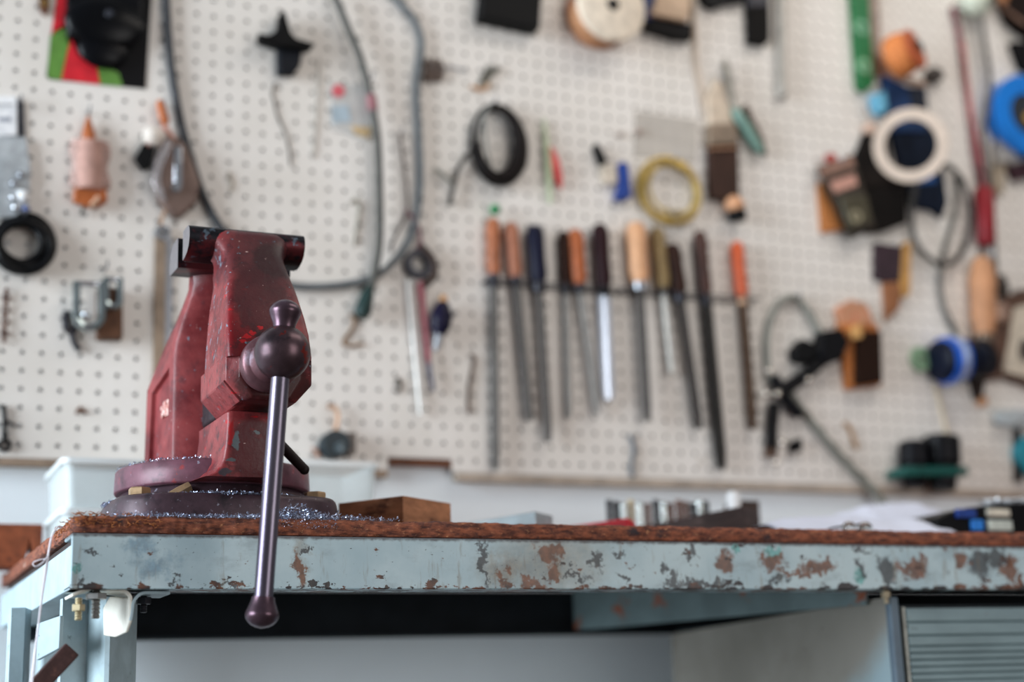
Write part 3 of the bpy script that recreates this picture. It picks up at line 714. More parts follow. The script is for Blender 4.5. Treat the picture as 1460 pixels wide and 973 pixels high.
# translucent plastic boxes behind the vise
PL = M('#dfe9ea', .3, 0, .04, 20, alpha=.42)
def pbox(x0, x1, y0, y1, z0, z1, label):
    T = Thing('plastic_box', label, 'storage box', ((x0+x1)/2, (y0+y1)/2, z0), 'translucent plastic boxes behind the vise')
    def ring(e, z): 
        r_ = .012; q = []
        for sx, sy, a0 in ((1, 1, 0), (-1, 1, 90), (-1, -1, 180), (1, -1, 270)):
            for k in range(5):
                a = math.radians(a0+k*22.5); q.append(V((((x1+e if sx > 0 else x0-e)-sx*r_)+r_*math.cos(a), ((y1+e if sy > 0 else y0-e)-sy*r_)+r_*math.sin(a), z)))
        return q
    th = .0016; H_ = z1-z0
    T.part(MB().sections([ring(-.004-th, z0+th), ring(-th, z1), ring(0, z1), ring(-.004, z0)][::-1], caps=False).add(ring(-.004, z0), [tuple(range(20))]), 'tub', PL)
    T.part(MB().sections([ring(0, z1-.007), ring(.0035, z1-.007), ring(.0035, z1), ring(0, z1)], caps=False), 'rim', M('#eef4f4', .3, 0, .03, 20, alpha=.75))
bx = at(108, 652, .42)
pbox(.047, .235, .425, .585, ZT, .079, 'lower of the two stacked translucent boxes behind the left side of the vise')
pbox(.047, .235, .425, .585, .0795, bx.z, 'upper of the two stacked translucent boxes behind the left side of the vise')
b2 = at(540, 659, .46); b1 = at(420, 657, .46)
pbox(b1.x-.05, b2.x, .465, .60, ZT, b2.z, 'single tall translucent box showing between the vise and the small wooden block')
# notched brown block at the far corner
z1 = at(30, 748, .55).z; x1 = at(60, 770, .55).x; n1 = at(34, 795, .55).x; n2 = at(52, 795, .55).x; nm = at(42, 768, .55)
pts = [(x1-.10, ZT), (n1, ZT), (nm.x, nm.z), (n2, ZT), (x1, ZT), (x1, z1), (x1-.10, z1)]
solo(MB().prism([V((x, .545, z)) for x, z in pts], (0, .05, 0)), 'notched_block', M('#8a4a2e', .75, 0, .25, 50, [('#5c2f22', 40, .55, .12)]), 'rust-brown notched block at the back corner of the bench beside the translucent boxes', 'block', bevel=.0015)
# white thread hanging from the corner
T = Thing('thread', 'thin white thread caught on the bench corner and hanging down in front of the leg', 'thread', at(80, 750, .02))
WT = M('#e3dfe6', .7, 0, .06, 200)
T.part(MB().tube(spline([at(88, 752, .030), at(82, 752, .012), at(74, 765, -.004), at(69, 790, -.008), at(66, 815, -.008), at(59, 860, -.008), at(51, 920, -.008), at(42, 985, -.008)], 6), .0009, 7), 'strand', WT)
T.part(MB().tube(spline([at(68, 795, -.009), at(62, 830, -.010), at(56, 880, -.010), at(49, 940, -.009), at(45, 985, -.009)], 6), .0008, 6), 'strand', WT)
T.part(MB().tube(spline([at(69, 792, -.009), at(60, 803, -.010), at(50, 808, -.009), at(47, 803, -.008), at(55, 799, -.009), at(66, 797, -.009)], 6), .0005, 6), 'loop', WT)
#@@B1
#@@W0
# ------------------------------------------------------------------ things hanging on the pegboard
def peg(T, px, py, ln=.02, r=.0016):
    p = W(px, py); T.part(MB().tube([(p.x, WALL+.004, p.z), (p.x, WALL-ln, p.z), (p.x, WALL-ln-.002, p.z+.008)], r, 8), 'hook', STEEL)
def HT(name, label, cat, px, py, group=None):
    p = W(px, py); return Thing(name, label, cat, (p.x, WALL-.01, p.z), group)
def rect(x0, y0, x1, y1): return [(x0, y1), (x1, y1), (x1, y0), (x0, y0)]
def ngon(cx, cy, rx, ry=None, n=28): ry = ry or rx; return [(cx+rx*math.cos(2*math.pi*k/n), cy-ry*math.sin(2*math.pi*k/n)) for k in range(n)]
def ringw(cx, cy, R0, R1, f, b=-.0005, sq=1.0):
    """flat ring (roll of tape) facing out from the board, photo units"""
    c = W(cx, cy, .8*f); c.y = WALL; k = S(cx, cy); n = 40; m = MB(); secs = []
    for a in [2*math.pi*i/n for i in range(n)]:
        d = V((math.cos(a)*sq, 0, math.sin(a)))
        secs.append([c+d*R0*k+V((0, -b, 0)), c+d*R1*k+V((0, -b, 0)), c+d*R1*k+V((0, -f, 0)), c+d*R0*k+V((0, -f, 0))])
    secs.append(secs[0]); return m.sections(secs, True, False)
def disc(cx, cy, R_, f, b=-.0005, sq=1.0, prof=None):
    c = W(cx, cy, .8*f); c.y = WALL; k = S(cx, cy); n = 32; m = MB()
    return m.sections([[c+V((math.cos(2*math.pi*i/n)*sq*R_*rr_*k, -(b+(f-b)*t), math.sin(2*math.pi*i/n)*R_*rr_*k)) for i in range(n)] for t, rr_ in (prof or ((0, 1), (.85, 1), (1, .92)))])

# --- carded tool, upper corner
T = HT('carded_tool', 'black, red and green blister card holding a dark tool high on the board', 'blister card', 140, 60)
T.part(MB().plate([(66, 108), (70, 113), (208, 127), (218, -30), (84, -30)], .0015), 'card', M('#0a0a0d', .5, 0, .15, 30))
T.part(MB().plate([(67, 108), (71, 112.5), (87, 114), (98, 66), (92, 40), (72, 50)], .0021, .0016), 'green_panel', M('#5d8a3c', .45))
T.part(MB().plate([(87, 114), (143, 121), (138, 96), (112, 80), (102, 56), (96, 72)], .0021, .0016), 'red_panel', M('#cc2430', .4))
T.part(MB().plate([(72, 56), (78, 44), (92, 36), (97, -30), (85, -30)], .0021, .0016), 'red_panel', M('#cc2430', .4))
T.part(MB().plate([(143, 121), (175, 124), (169, 104), (150, 97), (139, 97)], .0021, .0016), 'green_panel', M('#5d8a3c', .45))
m = MB(); c = W(150, 34, .012); m.ell(c, (.058, .016, .040), 28, 16); T.part(m, 'tool_body', M('#06070a', .3, 0, .2, 30))
m = MB(); c = W(147, 72, .008); m.ell(c, (.036, .012, .028), 24, 14); T.part(m, 'tool_base', M('#06070b', .35))
T.part(MB().plate(rect(95, -25, 203, 55), .014, .002), 'blister', M('#0b0c10', .3, 0, .1, 30), bevel=.004)
T.part(disc(155, 21, 6, .032, .027), 'dial', M('#4d5058', .2, .6))
# brown hook bit beside the card
T = HT('leather_key_fob', 'small brown fob hanging beside the black, red and green card', 'fob', 60, 5)
T.part(MB().plate([(54, -20), (70, -20), (71, 14), (64, 22), (57, 14)], .006), 'strap', M('#5a3a2c', .6)); T.part(ringw(63, 4, 3, 6, .009, .006), 'ring', BRASS)
# packet with white header at the edge
T = HT('parts_packet', 'clear bag of small parts with a white header card at the edge of the board', 'packet', 15, 200)
T.part(MB().plate(rect(-12, 138, 24, 194), .006), 'header_card', M('#eef0f4', .5), bevel=.001)
T.part(MB().plate([(-12, 194), (38, 196), (44, 240), (42, 290), (30, 312), (-12, 312)], .010), 'bag', M('#b3b9bd', .2, 0, .25, 60, alpha=.75), bevel=.003)
T.part(MB().plate(rect(-6, 150, 20, 151.2), .0064, .006), 'printed_rule', BLACK); T.part(MB().plate(rect(-2, 168, 15, 174), .0064, .006), 'printed_mark', M('#8d93a0', .5))
for (px, py, r_, mt) in ((22, 296, 6, CHROME), (18, 282, 5, CHROME), (37, 298, 5, M('#3a5aa8', .25, .4)), (33, 280, 9, WHITEP), (30, 250, 6, STEEL), (20, 262, 6, STEEL)):
    c = W(px, py, .012); k = S(px, py); T.part(MB().ell(c, r_*k, 14, 9), 'bead', mt)
T.part(MB().plate([(24, 140), (34, 146), (36, 196), (24, 194)], .003), 'hang_tab', M('#3b3d44', .4)); peg(T, 28, 150)
T = HT('marker_pen', 'slim black marker hanging at the very edge of the board below the white packet', 'pen', 2, 250)
T.part(MB().rod((4, 222), (-1, 305), [(0, 1.5), (.03, 4), (.6, 4.2), (.62, 3.4), (1, 3.4)], .006), 'barrel', BLACK)
# coil of black cable
T = HT('cable_coil', 'coil of glossy black cable hanging low at the edge of the board', 'cable', 35, 345)
for k, (cx, cy, R_, sq, of) in enumerate(((33, 345, 36, .98, .008), (36, 347, 43, .95, .006), (33, 350, 41, 1.0, .013), (32, 350, 33, 1.05, .014), (36, 348, 39, .92, .011), (30, 346, 30, 1.0, .018), (35, 352, 37, 1.0, .020))):
    c = W(cx, cy, of); kk = S(cx, cy); T.part(MB().tube([c+V((math.cos(a)*R_*kk*sq, .002*math.sin(3*a+k), math.sin(a)*R_*kk)) for a in [2*math.pi*i/40 for i in range(40)]], .0052, 10, True), 'turn', M('#090a0c', .35, 0, .2, 60))
peg(T, 33, 312, .028)
T = HT('chain_strip', 'short rusty chain hanging just below the black cable coil', 'chain', 8, 440)
for k in range(9):
    c = W(9-k*.4, 416+k*8.5, .003); T.part(MB().torus(c, .0042, .0014, (0, 1, 0) if k % 2 else (1, .3, 0), 14), 'link', M('#5a3a2c', .6, .4))
T = HT('hook_tool', 'small black hook with a ring at the lower edge of the board', 'hook', 8, 610)
T.part(MB().wire([(5, 578), (7, 600), (6, 625), (10, 618)], .003, .004), 'shank', BLACK); T.part(ringw(7, 635, 6, 10, .007), 'ring', BLACK); T.part(MB().wire([(8, 600), (16, 604), (22, 608)], .002, .003), 'barb', DKSTEEL)
T = HT('peg_clip', 'tiny rusty clip stuck alone on the bare board beside the red vise', 'clip', 116, 587)
T.part(MB().wire([(109, 590), (115, 582), (121, 588), (124, 589)], .0022, .002), 'spring', M('#6b4a38', .7, .3)); 
# line winder
T = HT('line_winder', 'wooden winder wrapped with pink-white twine', 'twine winder', 126, 240)
T.part(MB().plate([(106, 268), (150, 268), (153, 288), (138, 296), (132, 293), (128, 297), (104, 287)], .016, .002), 'lower_board', WOODO, bevel=.002)
T.part(MB().rod((126, 166), (127, 225), [(0, 2), (.1, 4), (.45, 10), (.75, 8), (1, 8)], .010), 'spindle', WOODO)
m = MB()
for k in range(15):
    y = 208+k*4.3; w_ = 24+2.5*math.sin(k*.6); tl = (R()-.5)*3
    c0 = W(127, y); kk = S(127, y); pts = []
    for a in [2*math.pi*i/22 for i in range(22)]: pts.append(V((c0.x+math.cos(a)*w_*kk, WALL-.011+math.sin(a)*.0095, c0.z+math.cos(a)*tl*kk)))
    m.tube(pts, .0032, 7, True)
T.part(m, 'twine', M('#b0938a', .8, 0, .3, 220)); T.part(MB().rod((127, 205), (127, 272), [(0, 20), (1, 20)], .0105), 'core', M('#b08a7e', .8))
T.part(MB().wire([(120, 290), (118, 300), (116, 306)], .002, .008), 'tail', M('#54544c', .7)); T.part(MB().rod((141, 281), (130, 294), [(0, 3.5), (1, 4)], .017), 'toggle', M('#c9a084', .6)); peg(T, 126, 163, .014)
# chalk reel
T = HT('chalk_line_reel', 'teardrop brown metal chalk reel with chrome crank and a wooden toggle above', 'chalk reel', 248, 260)
T.part(MB().plate([(236, 196), (262, 204), (284, 262), (280, 292), (256, 312), (246, 310), (226, 288), (218, 262), (222, 230)], .022, .001), 'body', M('#6f5c54', .38, .4, .15, 40), bevel=.006, seg=3)
T.part(MB().plate([(236, 202), (244, 206), (230, 240), (227, 262), (236, 290), (230, 290), (216, 264), (219, 232)], .025, .004), 'rim', M('#b9b2b2', .25, .8), bevel=.001)
T.part(MB().plate([(247, 212), (257, 212), (258, 268), (246, 268)], .027, .0225), 'crank', CHROME, bevel=.001); T.part(disc(251, 268, 7, .031, .0225), 'crank_knob', CHROME)
T.part(MB().plate([(203, 205), (222, 210), (214, 240), (204, 242), (192, 226)], .014), 'clamp', BLACK, bevel=.002)
T.part(MB().rod((227, 143), (237, 178), [(0, 3), (.15, 6), (.8, 7), (1, 4)], .014), 'toggle', WOODO)
T.part(MB().wire([(222, 192), (218, 200), (210, 208)], .004, .012), 'cord', M('#b9867a', .7)); c = W(218, 194, .014); T.part(MB().ell(c, .015, 16, 10), 'knot', M('#d9cfc4', .7)); T.part(MB().wire([(232, 178), (240, 188), (248, 200)], .004, .012), 'cord', M('#c98f7e', .7))
T.part(ringw(232, 332, 5, 11, .012, .002), 'ring', CHROME); T.part(MB().wire([(236, 300), (230, 315), (232, 324)], .0022, .009), 'line', M('#b08a6a', .6)); peg(T, 232, 152, .012)
# long rule behind the vise
T = HT('folding_rule', 'narrow brown wooden rule with a grey steel edge hanging behind the red vise', 'rule', 232, 470)
T.part(MB().plate([(221, 338), (236, 338), (233, 655), (217, 655)], .006), 'wood_strip', M('#8d7a68', .6, 0, .2, 40)); T.part(MB().plate([(236.5, 340), (246, 340), (243, 655), (233.5, 655)], .004), 'steel_edge', STEEL); 
# shackles
T = HT('wooden_cleat', 'brown wooden cleat block fixed to the board behind the bright shackles', 'cleat', 156, 448)
T.part(MB().plate(rect(138, 412, 174, 484), .020, -.0005), 'block', M('#5a3a26', .65, 0, .25, 60), bevel=.002); peg(T, 148, 388, .03)
def ushape(cx, cy, w_, h_, of, r, mt):
    pts = [(cx-w_, cy-h_), (cx-w_, cy)]+[(cx-w_*math.cos(math.pi*k/8), cy+w_*math.sin(math.pi*k/8)) for k in range(1, 8)]+[(cx+w_, cy), (cx+w_, cy-h_)]
    return MB().wire([(a, b, of) for a, b in pts], r, of, 3)
CH2 = M('#a9b6b8', .18, .95, .1, 40)
def shackle(label, args, pin, mt):
    T = HT('shackle', label, 'shackle', args[0], args[1], 'shackles hanging on the board')
    T.part(ushape(*args), 'bow', mt); T.part(MB().rod(pin[0], pin[1], [(0, pin[2]*.7), (.1, pin[2]), (.9, pin[2]), (1, pin[2]*.7)], args[4]), 'pin', CHROME if mt is CH2 else DKSTEEL)
    return T
T = shackle('largest bright shackle hanging in front of the brown wooden cleat', (127, 450, 18, 48, .0245, .0058, CH2), ((104, 404), (150, 406), 4.2), CH2)
T.part(MB().ell(W(122, 449, .024), .007, 14, 9), 'pin_head', CHROME)
shackle('smaller bright shackle hooked over the upper end of the brown cleat', (161, 428, 10, 32, .0247, .0050, CH2), ((147, 398), (175, 400), 4), CH2)
T = shackle('small dark shackle close beside the largest bright shackle', (101, 466, 7, 22, .0038, .0042, DKSTEEL), ((91, 446), (111, 447), 3), DKSTEEL)
T.part(MB().wire([(102, 474), (106, 488), (113, 500)], .004, .0038), 'chain_end', DKSTEEL)
# hoses
def hose(pix, r, mat, label, name='hose', cat='hose', of=None):
    return solo(MB().wire(pix, r, (of or r*.92), 6, 10), name, mat, label, cat)
hose([(236, -14), (240, 50), (246, 110), (258, 175), (272, 225), (287, 272), (305, 310), (330, 345), (352, 366)], .0062, HOSE, 'dark grey hose sweeping down to the top of the red vise')
hose([(376, 396), (405, 405), (440, 409), (490, 406), (535, 394), (568, 366), (590, 326), (599, 262), (597, 190), (594, 120), (601, 62), (590, 28), (572, 6), (556, -14)], .0056, GREYHOSE, 'pale blue-grey hose looping under and up beside the other hoses', of=.007)
T = HT('hose_with_tip', 'grey rubber hose ending in a black tapered tip', 'hose', 530, 250)
T.part(MB().wire([(474, -14), (496, 40), (514, 84), (528, 140), (538, 200), (541, 280), (541, 340), (535, 385), (526, 420)], .0062, .019, 6, 10), 'tube', M('#4c4c48', .55, 0, .2, 50)); T.part(MB().rod((528, 408), (515, 452), [(0, 5), (.3, 9), (.8, 12), (1, 9)], .019), 'tip', M('#18302e', .5)); T.part(MB().rod((529, 136), (532, 158), [(0, 7), (1, 7)], .019), 'clip', M('#8a5a5e', .5)); peg(T, 524, 120, .024)
# black knob / plug
T = HT('cross_knob', 'black cross-shaped knob with a flat wing plate', 'knob', 405, 65)
T.part(MB().plate([(366, 50), (368, 62), (395, 70), (440, 74), (448, 66), (420, 58), (413, 50), (405, 22), (400, 18), (396, 24), (394, 46), (380, 54)], .030, .008), 'wing', M('#040405', .6), bevel=.003)
T.part(MB().plate([(395, 70), (430, 74), (427, 96), (419, 107), (396, 107)], .018), 'stem', M('#14171d', .6), bevel=.003)
solo(MB().wire([(393, 118), (388, 130), (391, 145), (397, 168), (407, 190), (412, 212), (415, 236)], .0014, .0012), 'wire_hook', M('#54504a', .5, .4), 'thin bent wire hanging under the black cross-shaped knob', 'wire')
solo(MB().rod((456, 84), (446, 225), [(0, 1.6), (1, 1.6)], .0018), 'thin_rod', M('#b9b4ac', .5), 'thin pale rod hanging beside the bent wire', 'rod')
# printed packet
T = HT('small_packet', 'small clear packet printed red and blue hanging behind the grey hose', 'packet', 500, 155)
T.part(MB().plate([(470, 118), (520, 122), (532, 190), (522, 200), (476, 184)], .004), 'bag', M('#d6d6d4', .3, 0, .05, 30, alpha=.6)); T.part(MB().plate(ngon(482, 130, 9), .0050, .0040), 'red_print', M('#d8606a', .5))
T.part(MB().plate([(472, 152), (496, 150), (500, 174), (474, 176)], .0048, .004), 'blue_print', M('#a3b3bd', .5)); T.part(MB().plate([(500, 180), (530, 182), (526, 198), (506, 192)], .0048, .004), 'yellow_print', M('#c9ae84', .5))
# hooks and small pieces
def hookling(pix, r, mat, label, name='wire_hook'): return solo(MB().wire(pix, r, r*.9), name, mat, label, 'hook')
hookling([(500, 290), (508, 284), (512, 296), (508, 330), (505, 350)], .0024, M('#b4b0a4', .4, .5), 'pale wire hook at the inner side of the hanging hoses')
hookling([(500, 448), (505, 456), (503, 468), (490, 488), (500, 494), (518, 490)], .0026, M('#8a6a4c', .5, .5), 'bent brassy wire hook below the black hose tip')
hookling([(564, 548), (568, 540), (571, 552), (566, 560)], .0026, M('#5d564e', .5, .5), 'tiny dark wire hook near the tip of the pliers')
hookling([(670, 505), (676, 512), (672, 535), (668, 560), (668, 590)], .0030, M('#6a5a50', .45, .6), 'short bent wire hook beside the longest file')
hookling([(898, 620), (904, 640), (900, 668), (904, 680)], .0034, M('#66707a', .45, .6), 'bluish wire hook low on the board between two files')
hookling([(1203, 603), (1212, 612), (1218, 630), (1222, 640)], .0036, M('#a5805a', .6), 'small tan clip alone below the wooden block brush', 'clip')
hookling([(326, 245), (331, 262), (329, 272)], .0022, M('#b0a596', .6), 'tiny tan wire end above the red vise beside the dark hose', 'wire_end')
T = HT('wire_brush_head', 'twisted brown wire bristle end sticking out beside the grey hose', 'bristles', 618, 100)
for k in range(9): T.part(MB().wire([(602+k*3, 84+3*math.sin(k*2)), (606+k*3.4, 100+4*math.cos(k*3)), (604+k*3.2, 116)], .0016, .006), 'bristle', M('#5a4a42', .6, .3))
T.part(MB().wire([(604, 98), (640, 96), (668, 102)], .0014, .004), 'stem', STEEL)
T = HT('wire_brush_head', 'second twisted wire end above the coiled black belt', 'bristles', 690, 110)
for k in range(5): T.part(MB().wire([(682+k*3, 118), (690+k*3, 106), (696+k*5, 92+k)], .0016, .005), 'bristle', M('#66645a', .6, .3))
T.part(MB().wire([(672, 124), (688, 128), (698, 120)], .003, .004), 'clip', TAN)
# coiled belt
T = HT('coiled_belt', 'oval coil of dark brown-black belt with a loose forked tail', 'belt', 706, 205)
for (cx, cy, R_, sq, of, r_) in ((708, 203, 50, .68, .010, .0085), (712, 205, 47, .62, .018, .0075)):
    c = W(cx, cy, of); k = S(cx, cy); T.part(MB().tube([c+V((math.cos(a)*R_*k*sq, 0, math.sin(a)*R_*k)) for a in [2*math.pi*i/44 for i in range(44)]], [r_*(1+.65*math.cos(a+.7)) for a in [2*math.pi*i/44 for i in range(44)]], 10, True), 'turn', M('#110b09', .6, 0, .2, 40))
T.part(MB().wire([(676, 212), (662, 226), (652, 248), (644, 280), (641, 292)], .0034, .008), 'tail', M('#3a342e', .6)); T.part(MB().wire([(648, 262), (632, 250), (620, 240)], .0030, .008), 'tail', M('#6a6a62', .6)); T.part(MB().wire([(700, 150), (690, 170), (700, 250)], .0026, .020), 'strap', M('#7d7d78', .6)); peg(T, 700, 150, .02)
# pliers
T = HT('pliers', 'long-nosed pliers with one red grip hanging from a loop of dark cord', 'pliers', 600, 400)
T.part(MB().wire([(570, 190), (577, 240), (582, 290), (578, 310), (560, 345), (558, 360)], .0022, .008), 'cord', M('#4d3c34', .7)); T.part(MB().wire([(578, 300), (594, 318), (600, 345), (590, 362)], .0030, .009), 'cord', M('#6d4a50', .7))
T.part(ringw(598, 376, 11, 20, .014), 'jaws', DKSTEEL); T.part(MB().wire([(600, 350), (616, 368), (620, 392), (604, 408)], .0055, .014), 'spring_arm', M('#3a2c26', .5))
T.part(MB().rod((600, 402), (612, 520), [(0, 3.5), (.1, 4.2), (.9, 3.4), (1, 2.4)], .010), 'grip', M('#8c444c', .45)); T.part(MB().rod((612, 518), (618, 558), [(0, 3.4), (1, 2.6)], .010), 'nose', M('#56545e', .4, .5)); T.part(MB().rod((582, 400), (600, 592), [(0, 3), (.8, 3.4), (1, 2.6)], .008), 'arm', M('#cbc9c4', .4, .4)); peg(T, 570, 192, .012)
# stubby screwdriver
T = HT('stubby_screwdriver', 'stubby screwdriver with a round dark violet handle beside the pliers', 'screwdriver', 630, 460)
T.part(MB().rod((632, 430), (626, 478), [(0, 5), (.08, 9), (.4, 15), (.75, 14), (1, 8)], .019), 'handle', M('#17142a', .35, 0, .2, 40)); T.part(MB().rod((626, 476), (621, 500), [(0, 6), (1, 3)], .019), 'shaft', STEEL); T.part(MB().rod((633, 422), (632, 432), [(0, 4), (1, 6)], .019), 'cap', TAN); peg(T, 640, 455, .019)
# round gauge / tape
T = HT('round_tape', 'round dark green-black tape measure hung from a tan loop beside the vise', 'tape measure', 482, 632)
T.part(disc(480, 633, 19, .028, -.0005, 1.05), 'case', M('#202b30', .45, .1, .2, 40)); T.part(disc(484, 640, 8, .031, .0275), 'hub', M('#5a666c', .3, .4)); T.part(MB().plate(rect(494, 618, 506, 648), .014), 'side_plate', M('#6a605a', .5)); T.part(MB().wire([(468, 580), (478, 582), (482, 596), (479, 614)], .0034, .010), 'loop', M('#c9a284', .6)); peg(T, 470, 582, .012)
T.part(MB().wire([(446, 640), (454, 646), (452, 652)], .0024, .003), 'end_hook', M('#b08068', .6))
# black box, spool, goods along the top
solo(MB().plate([(682, 28), (766, 46), (772, -40), (690, -40)], .030), 'black_box', M('#070708', .6), 'plain black flat box hanging at the top of the board', 'box', bevel=.003)
T = HT('wire_spool', 'cream-flanged wire spool with a copper-brown winding at the top of the board', 'spool', 865, 18)
T.part(disc(853, 22, 43, .012, -.0005, 1.0), 'back_flange', M('#a9745a', .6)); T.part(disc(858, 20, 36, .046, .010), 'winding', M('#b5835f', .5, .3, .2, 100)); T.part(disc(869, 10, 46, .058, .046, .98), 'front_flange', M('#ded0bd', .6)); T.part(disc(870, 10, 8, .0595, .057), 'hub_hole', BLACK)
T = HT('plug_adapter', 'blue and black adapter with a tan face beside the wire spool', 'adapter', 945, 20)
T.part(MB().plate([(912, -30), (938, -30), (936, 30), (914, 30)], .020), 'blue_body', M('#22345e', .5), bevel=.002); T.part(MB().plate([(930, 26), (985, 36), (984, 58), (962, 56), (916, 42)], .020), 'black_foot', M('#0d0c0d', .6), bevel=.003); T.part(MB().plate([(924, 24), (944, -30), (986, -30), (976, 34)], .030, .019), 'tan_face', M('#c3a88e', .6), bevel=.002)
T = HT('paint_brush', 'dark flat paint brush with bristles down beside the steel rod', 'brush', 1080, 30)
T.part(MB().plate([(1064, 10), (1095, 10), (1096, 60), (1088, 66), (1066, 62)], .016, .002), 'bristles', M('#141211', .8), bevel=.002); T.part(MB().plate([(1064, -14), (1094, -14), (1095, 12), (1064, 12)], .018), 'ferrule', DKSTEEL, bevel=.002)
T = HT('door_hinge', 'dark hinge end poking into view between the adapter and the flat brush', 'hinge', 1018, 0)
T.part(MB().plate([(996, -20), (1062, -20), (1060, 4), (1030, 8), (1016, 14), (1000, 4)], .016), 'leaf', BLACK, bevel=.002)
T = HT('steel_rod', 'straight pale steel rod hanging alone near the green level', 'rod', 1113, 60)
T.part(MB().rod((1112, -20), (1115, 138), [(0, 6.5), (.9, 6.5), (.96, 7.5), (1, 6)], .008), 'shaft', M('#a9a49c', .5, .3))
solo(MB().wire([(986, -15), (990, 40), (992, 90), (1003, 150), (1012, 178)], .0050, .005), 'cord', M('#b5a493', .7), 'beige cord running down to the old ferruled brush', 'cord')
# brush with ferrule, green screwdriver, ball stamp
T = HT('ferrule_brush', 'old brush with brown bristles and a pale wooden neck', 'brush', 1030, 230)
T.part(MB().plate([(1009, 204), (1050, 200), (1052, 282), (1040, 286), (1012, 284)], .018, .002), 'bristles', M('#38231a', .8, 0, .35, 90, stretch=(1, 1, .1)), bevel=.002); T.part(MB().plate([(1008, 178), (1046, 178), (1050, 206), (1008, 208)], .021), 'ferrule', M('#8a7a6a', .4, .5), bevel=.002); T.part(MB().plate([(1006, 140), (1022, 110), (1030, 130), (1044, 180), (1010, 180)], .016), 'neck', M('#c9b8a4', .6), bevel=.003)
T.part(MB().rod((1010, 212.5), (1050, 210.5), [(0, 1.1), (1, 1.1)], .022), 'band', M('#c79a78', .4, .4)); peg(T, 1020, 122, .018)
T = HT('screwdriver', 'short screwdriver with a translucent green handle hanging at a slant', 'screwdriver', 1065, 185)
T.part(MB().rod((1046, 156), (1086, 218), [(0, 4), (.08, 7), (.5, 8), (.8, 6.5), (1, 4)], .014), 'handle', M('#6d8c80', .35, 0, .3, 60)); T.part(MB().rod((1034, 84), (1047, 158), [(0, 2.5), (.2, 4.5), (1, 3)], .014), 'shaft', M('#8b857a', .5, .4)); T.part(MB().rod((1062, 150), (1092, 222), [(0, 3), (.6, 5.5), (1, 3)], .006), 'clip', M('#5f4e42', .6)); peg(T, 1040, 120, .012)
T = HT('ball_stamp', 'small wooden ball with a black base hanging above the orange-handled file', 'stamp', 1048, 296)
c = W(1047, 292, .015); T.part(MB().ell(c, (.017, .0155, .016), 20, 12), 'ball', M('#cf9a74', .55, 0, .12, 30)); T.part(MB().rod((1050, 302), (1052, 315), [(0, 12), (.8, 11), (1, 8)], .014), 'base', M('#08090b', .6))
# fishing float, clip, wire coil, paper tag
T = HT('fishing_float', 'slim pale green float with a red body hanging in the middle of the board', 'float', 785, 235)
T.part(MB().rod((776, 170), (785, 290), [(0, 1.5), (.5, 5), (1, 2)], .006), 'stem', M('#c3cfae', .6)); T.part(MB().rod((786, 210), (800, 268), [(0, 2), (.3, 6), (.7, 6), (1, 2)], .008), 'red_body', M('#d0504c', .5))
T = HT('ratchet_clip', 'blue and black plastic clip beside the coil of yellow wire', 'clip', 870, 250)
T.part(MB().plate([(846, 208), (852, 206), (866, 232), (856, 236)], .014), 'lever', BLACK, bevel=.002); T.part(MB().plate([(882, 232), (894, 234), (899, 282), (890, 287), (876, 285), (884, 262)], .018), 'blue_jaw', M('#1c3c86', .4), bevel=.003); T.part(MB().plate([(856, 238), (878, 236), (880, 262), (860, 264)], .010), 'pad', M('#cbbfae', .6), bevel=.002)
T = HT('wire_coil', 'round coil of golden yellow wire hanging above the row of files', 'wire coil', 955, 270)
for k, (cx, cy, R_, mt) in enumerate(((955, 272, 43, '#b8984a'), (952, 268, 39, '#c3a65c'), (958, 276, 38, '#a98f56'), (960, 270, 34, '#c9b480'), (956, 275, 41, '#a88c40'))):
    c = W(cx, cy, .006+.003*k); kk = S(cx, cy); T.part(MB().tube([c+V((math.cos(a)*R_*kk, 0, math.sin(a)*R_*kk*(1-.02*k))) for a in [2*math.pi*i/44 for i in range(44)]], .0030, 8, True), 'turn', M(mt, .4, .4))
T.part(MB().wire([(950, 296), (958, 306), (968, 300), (960, 312)], .0036, .016), 'twist', M('#8d7c5a', .6)); peg(T, 955, 232, .022)
T = HT('plastic_sleeve', 'flat translucent plastic sleeve hanging behind the yellow wire coil', 'sleeve', 950, 200)
T.part(MB().plate([(906, 158), (996, 172), (992, 232), (902, 224)], .002), 'sheet', M('#c3bcb3', .4, 0, .06, 30, alpha=.5)); T.part(MB().rod((880, 190), (886, 194), [(0, 4), (1, 4)], .003), 'rivet', M('#a89a90', .5)); T.part(MB().rod((908, 186), (914, 190), [(0, 4), (1, 4)], .004), 'rivet', M('#9a857a', .5))
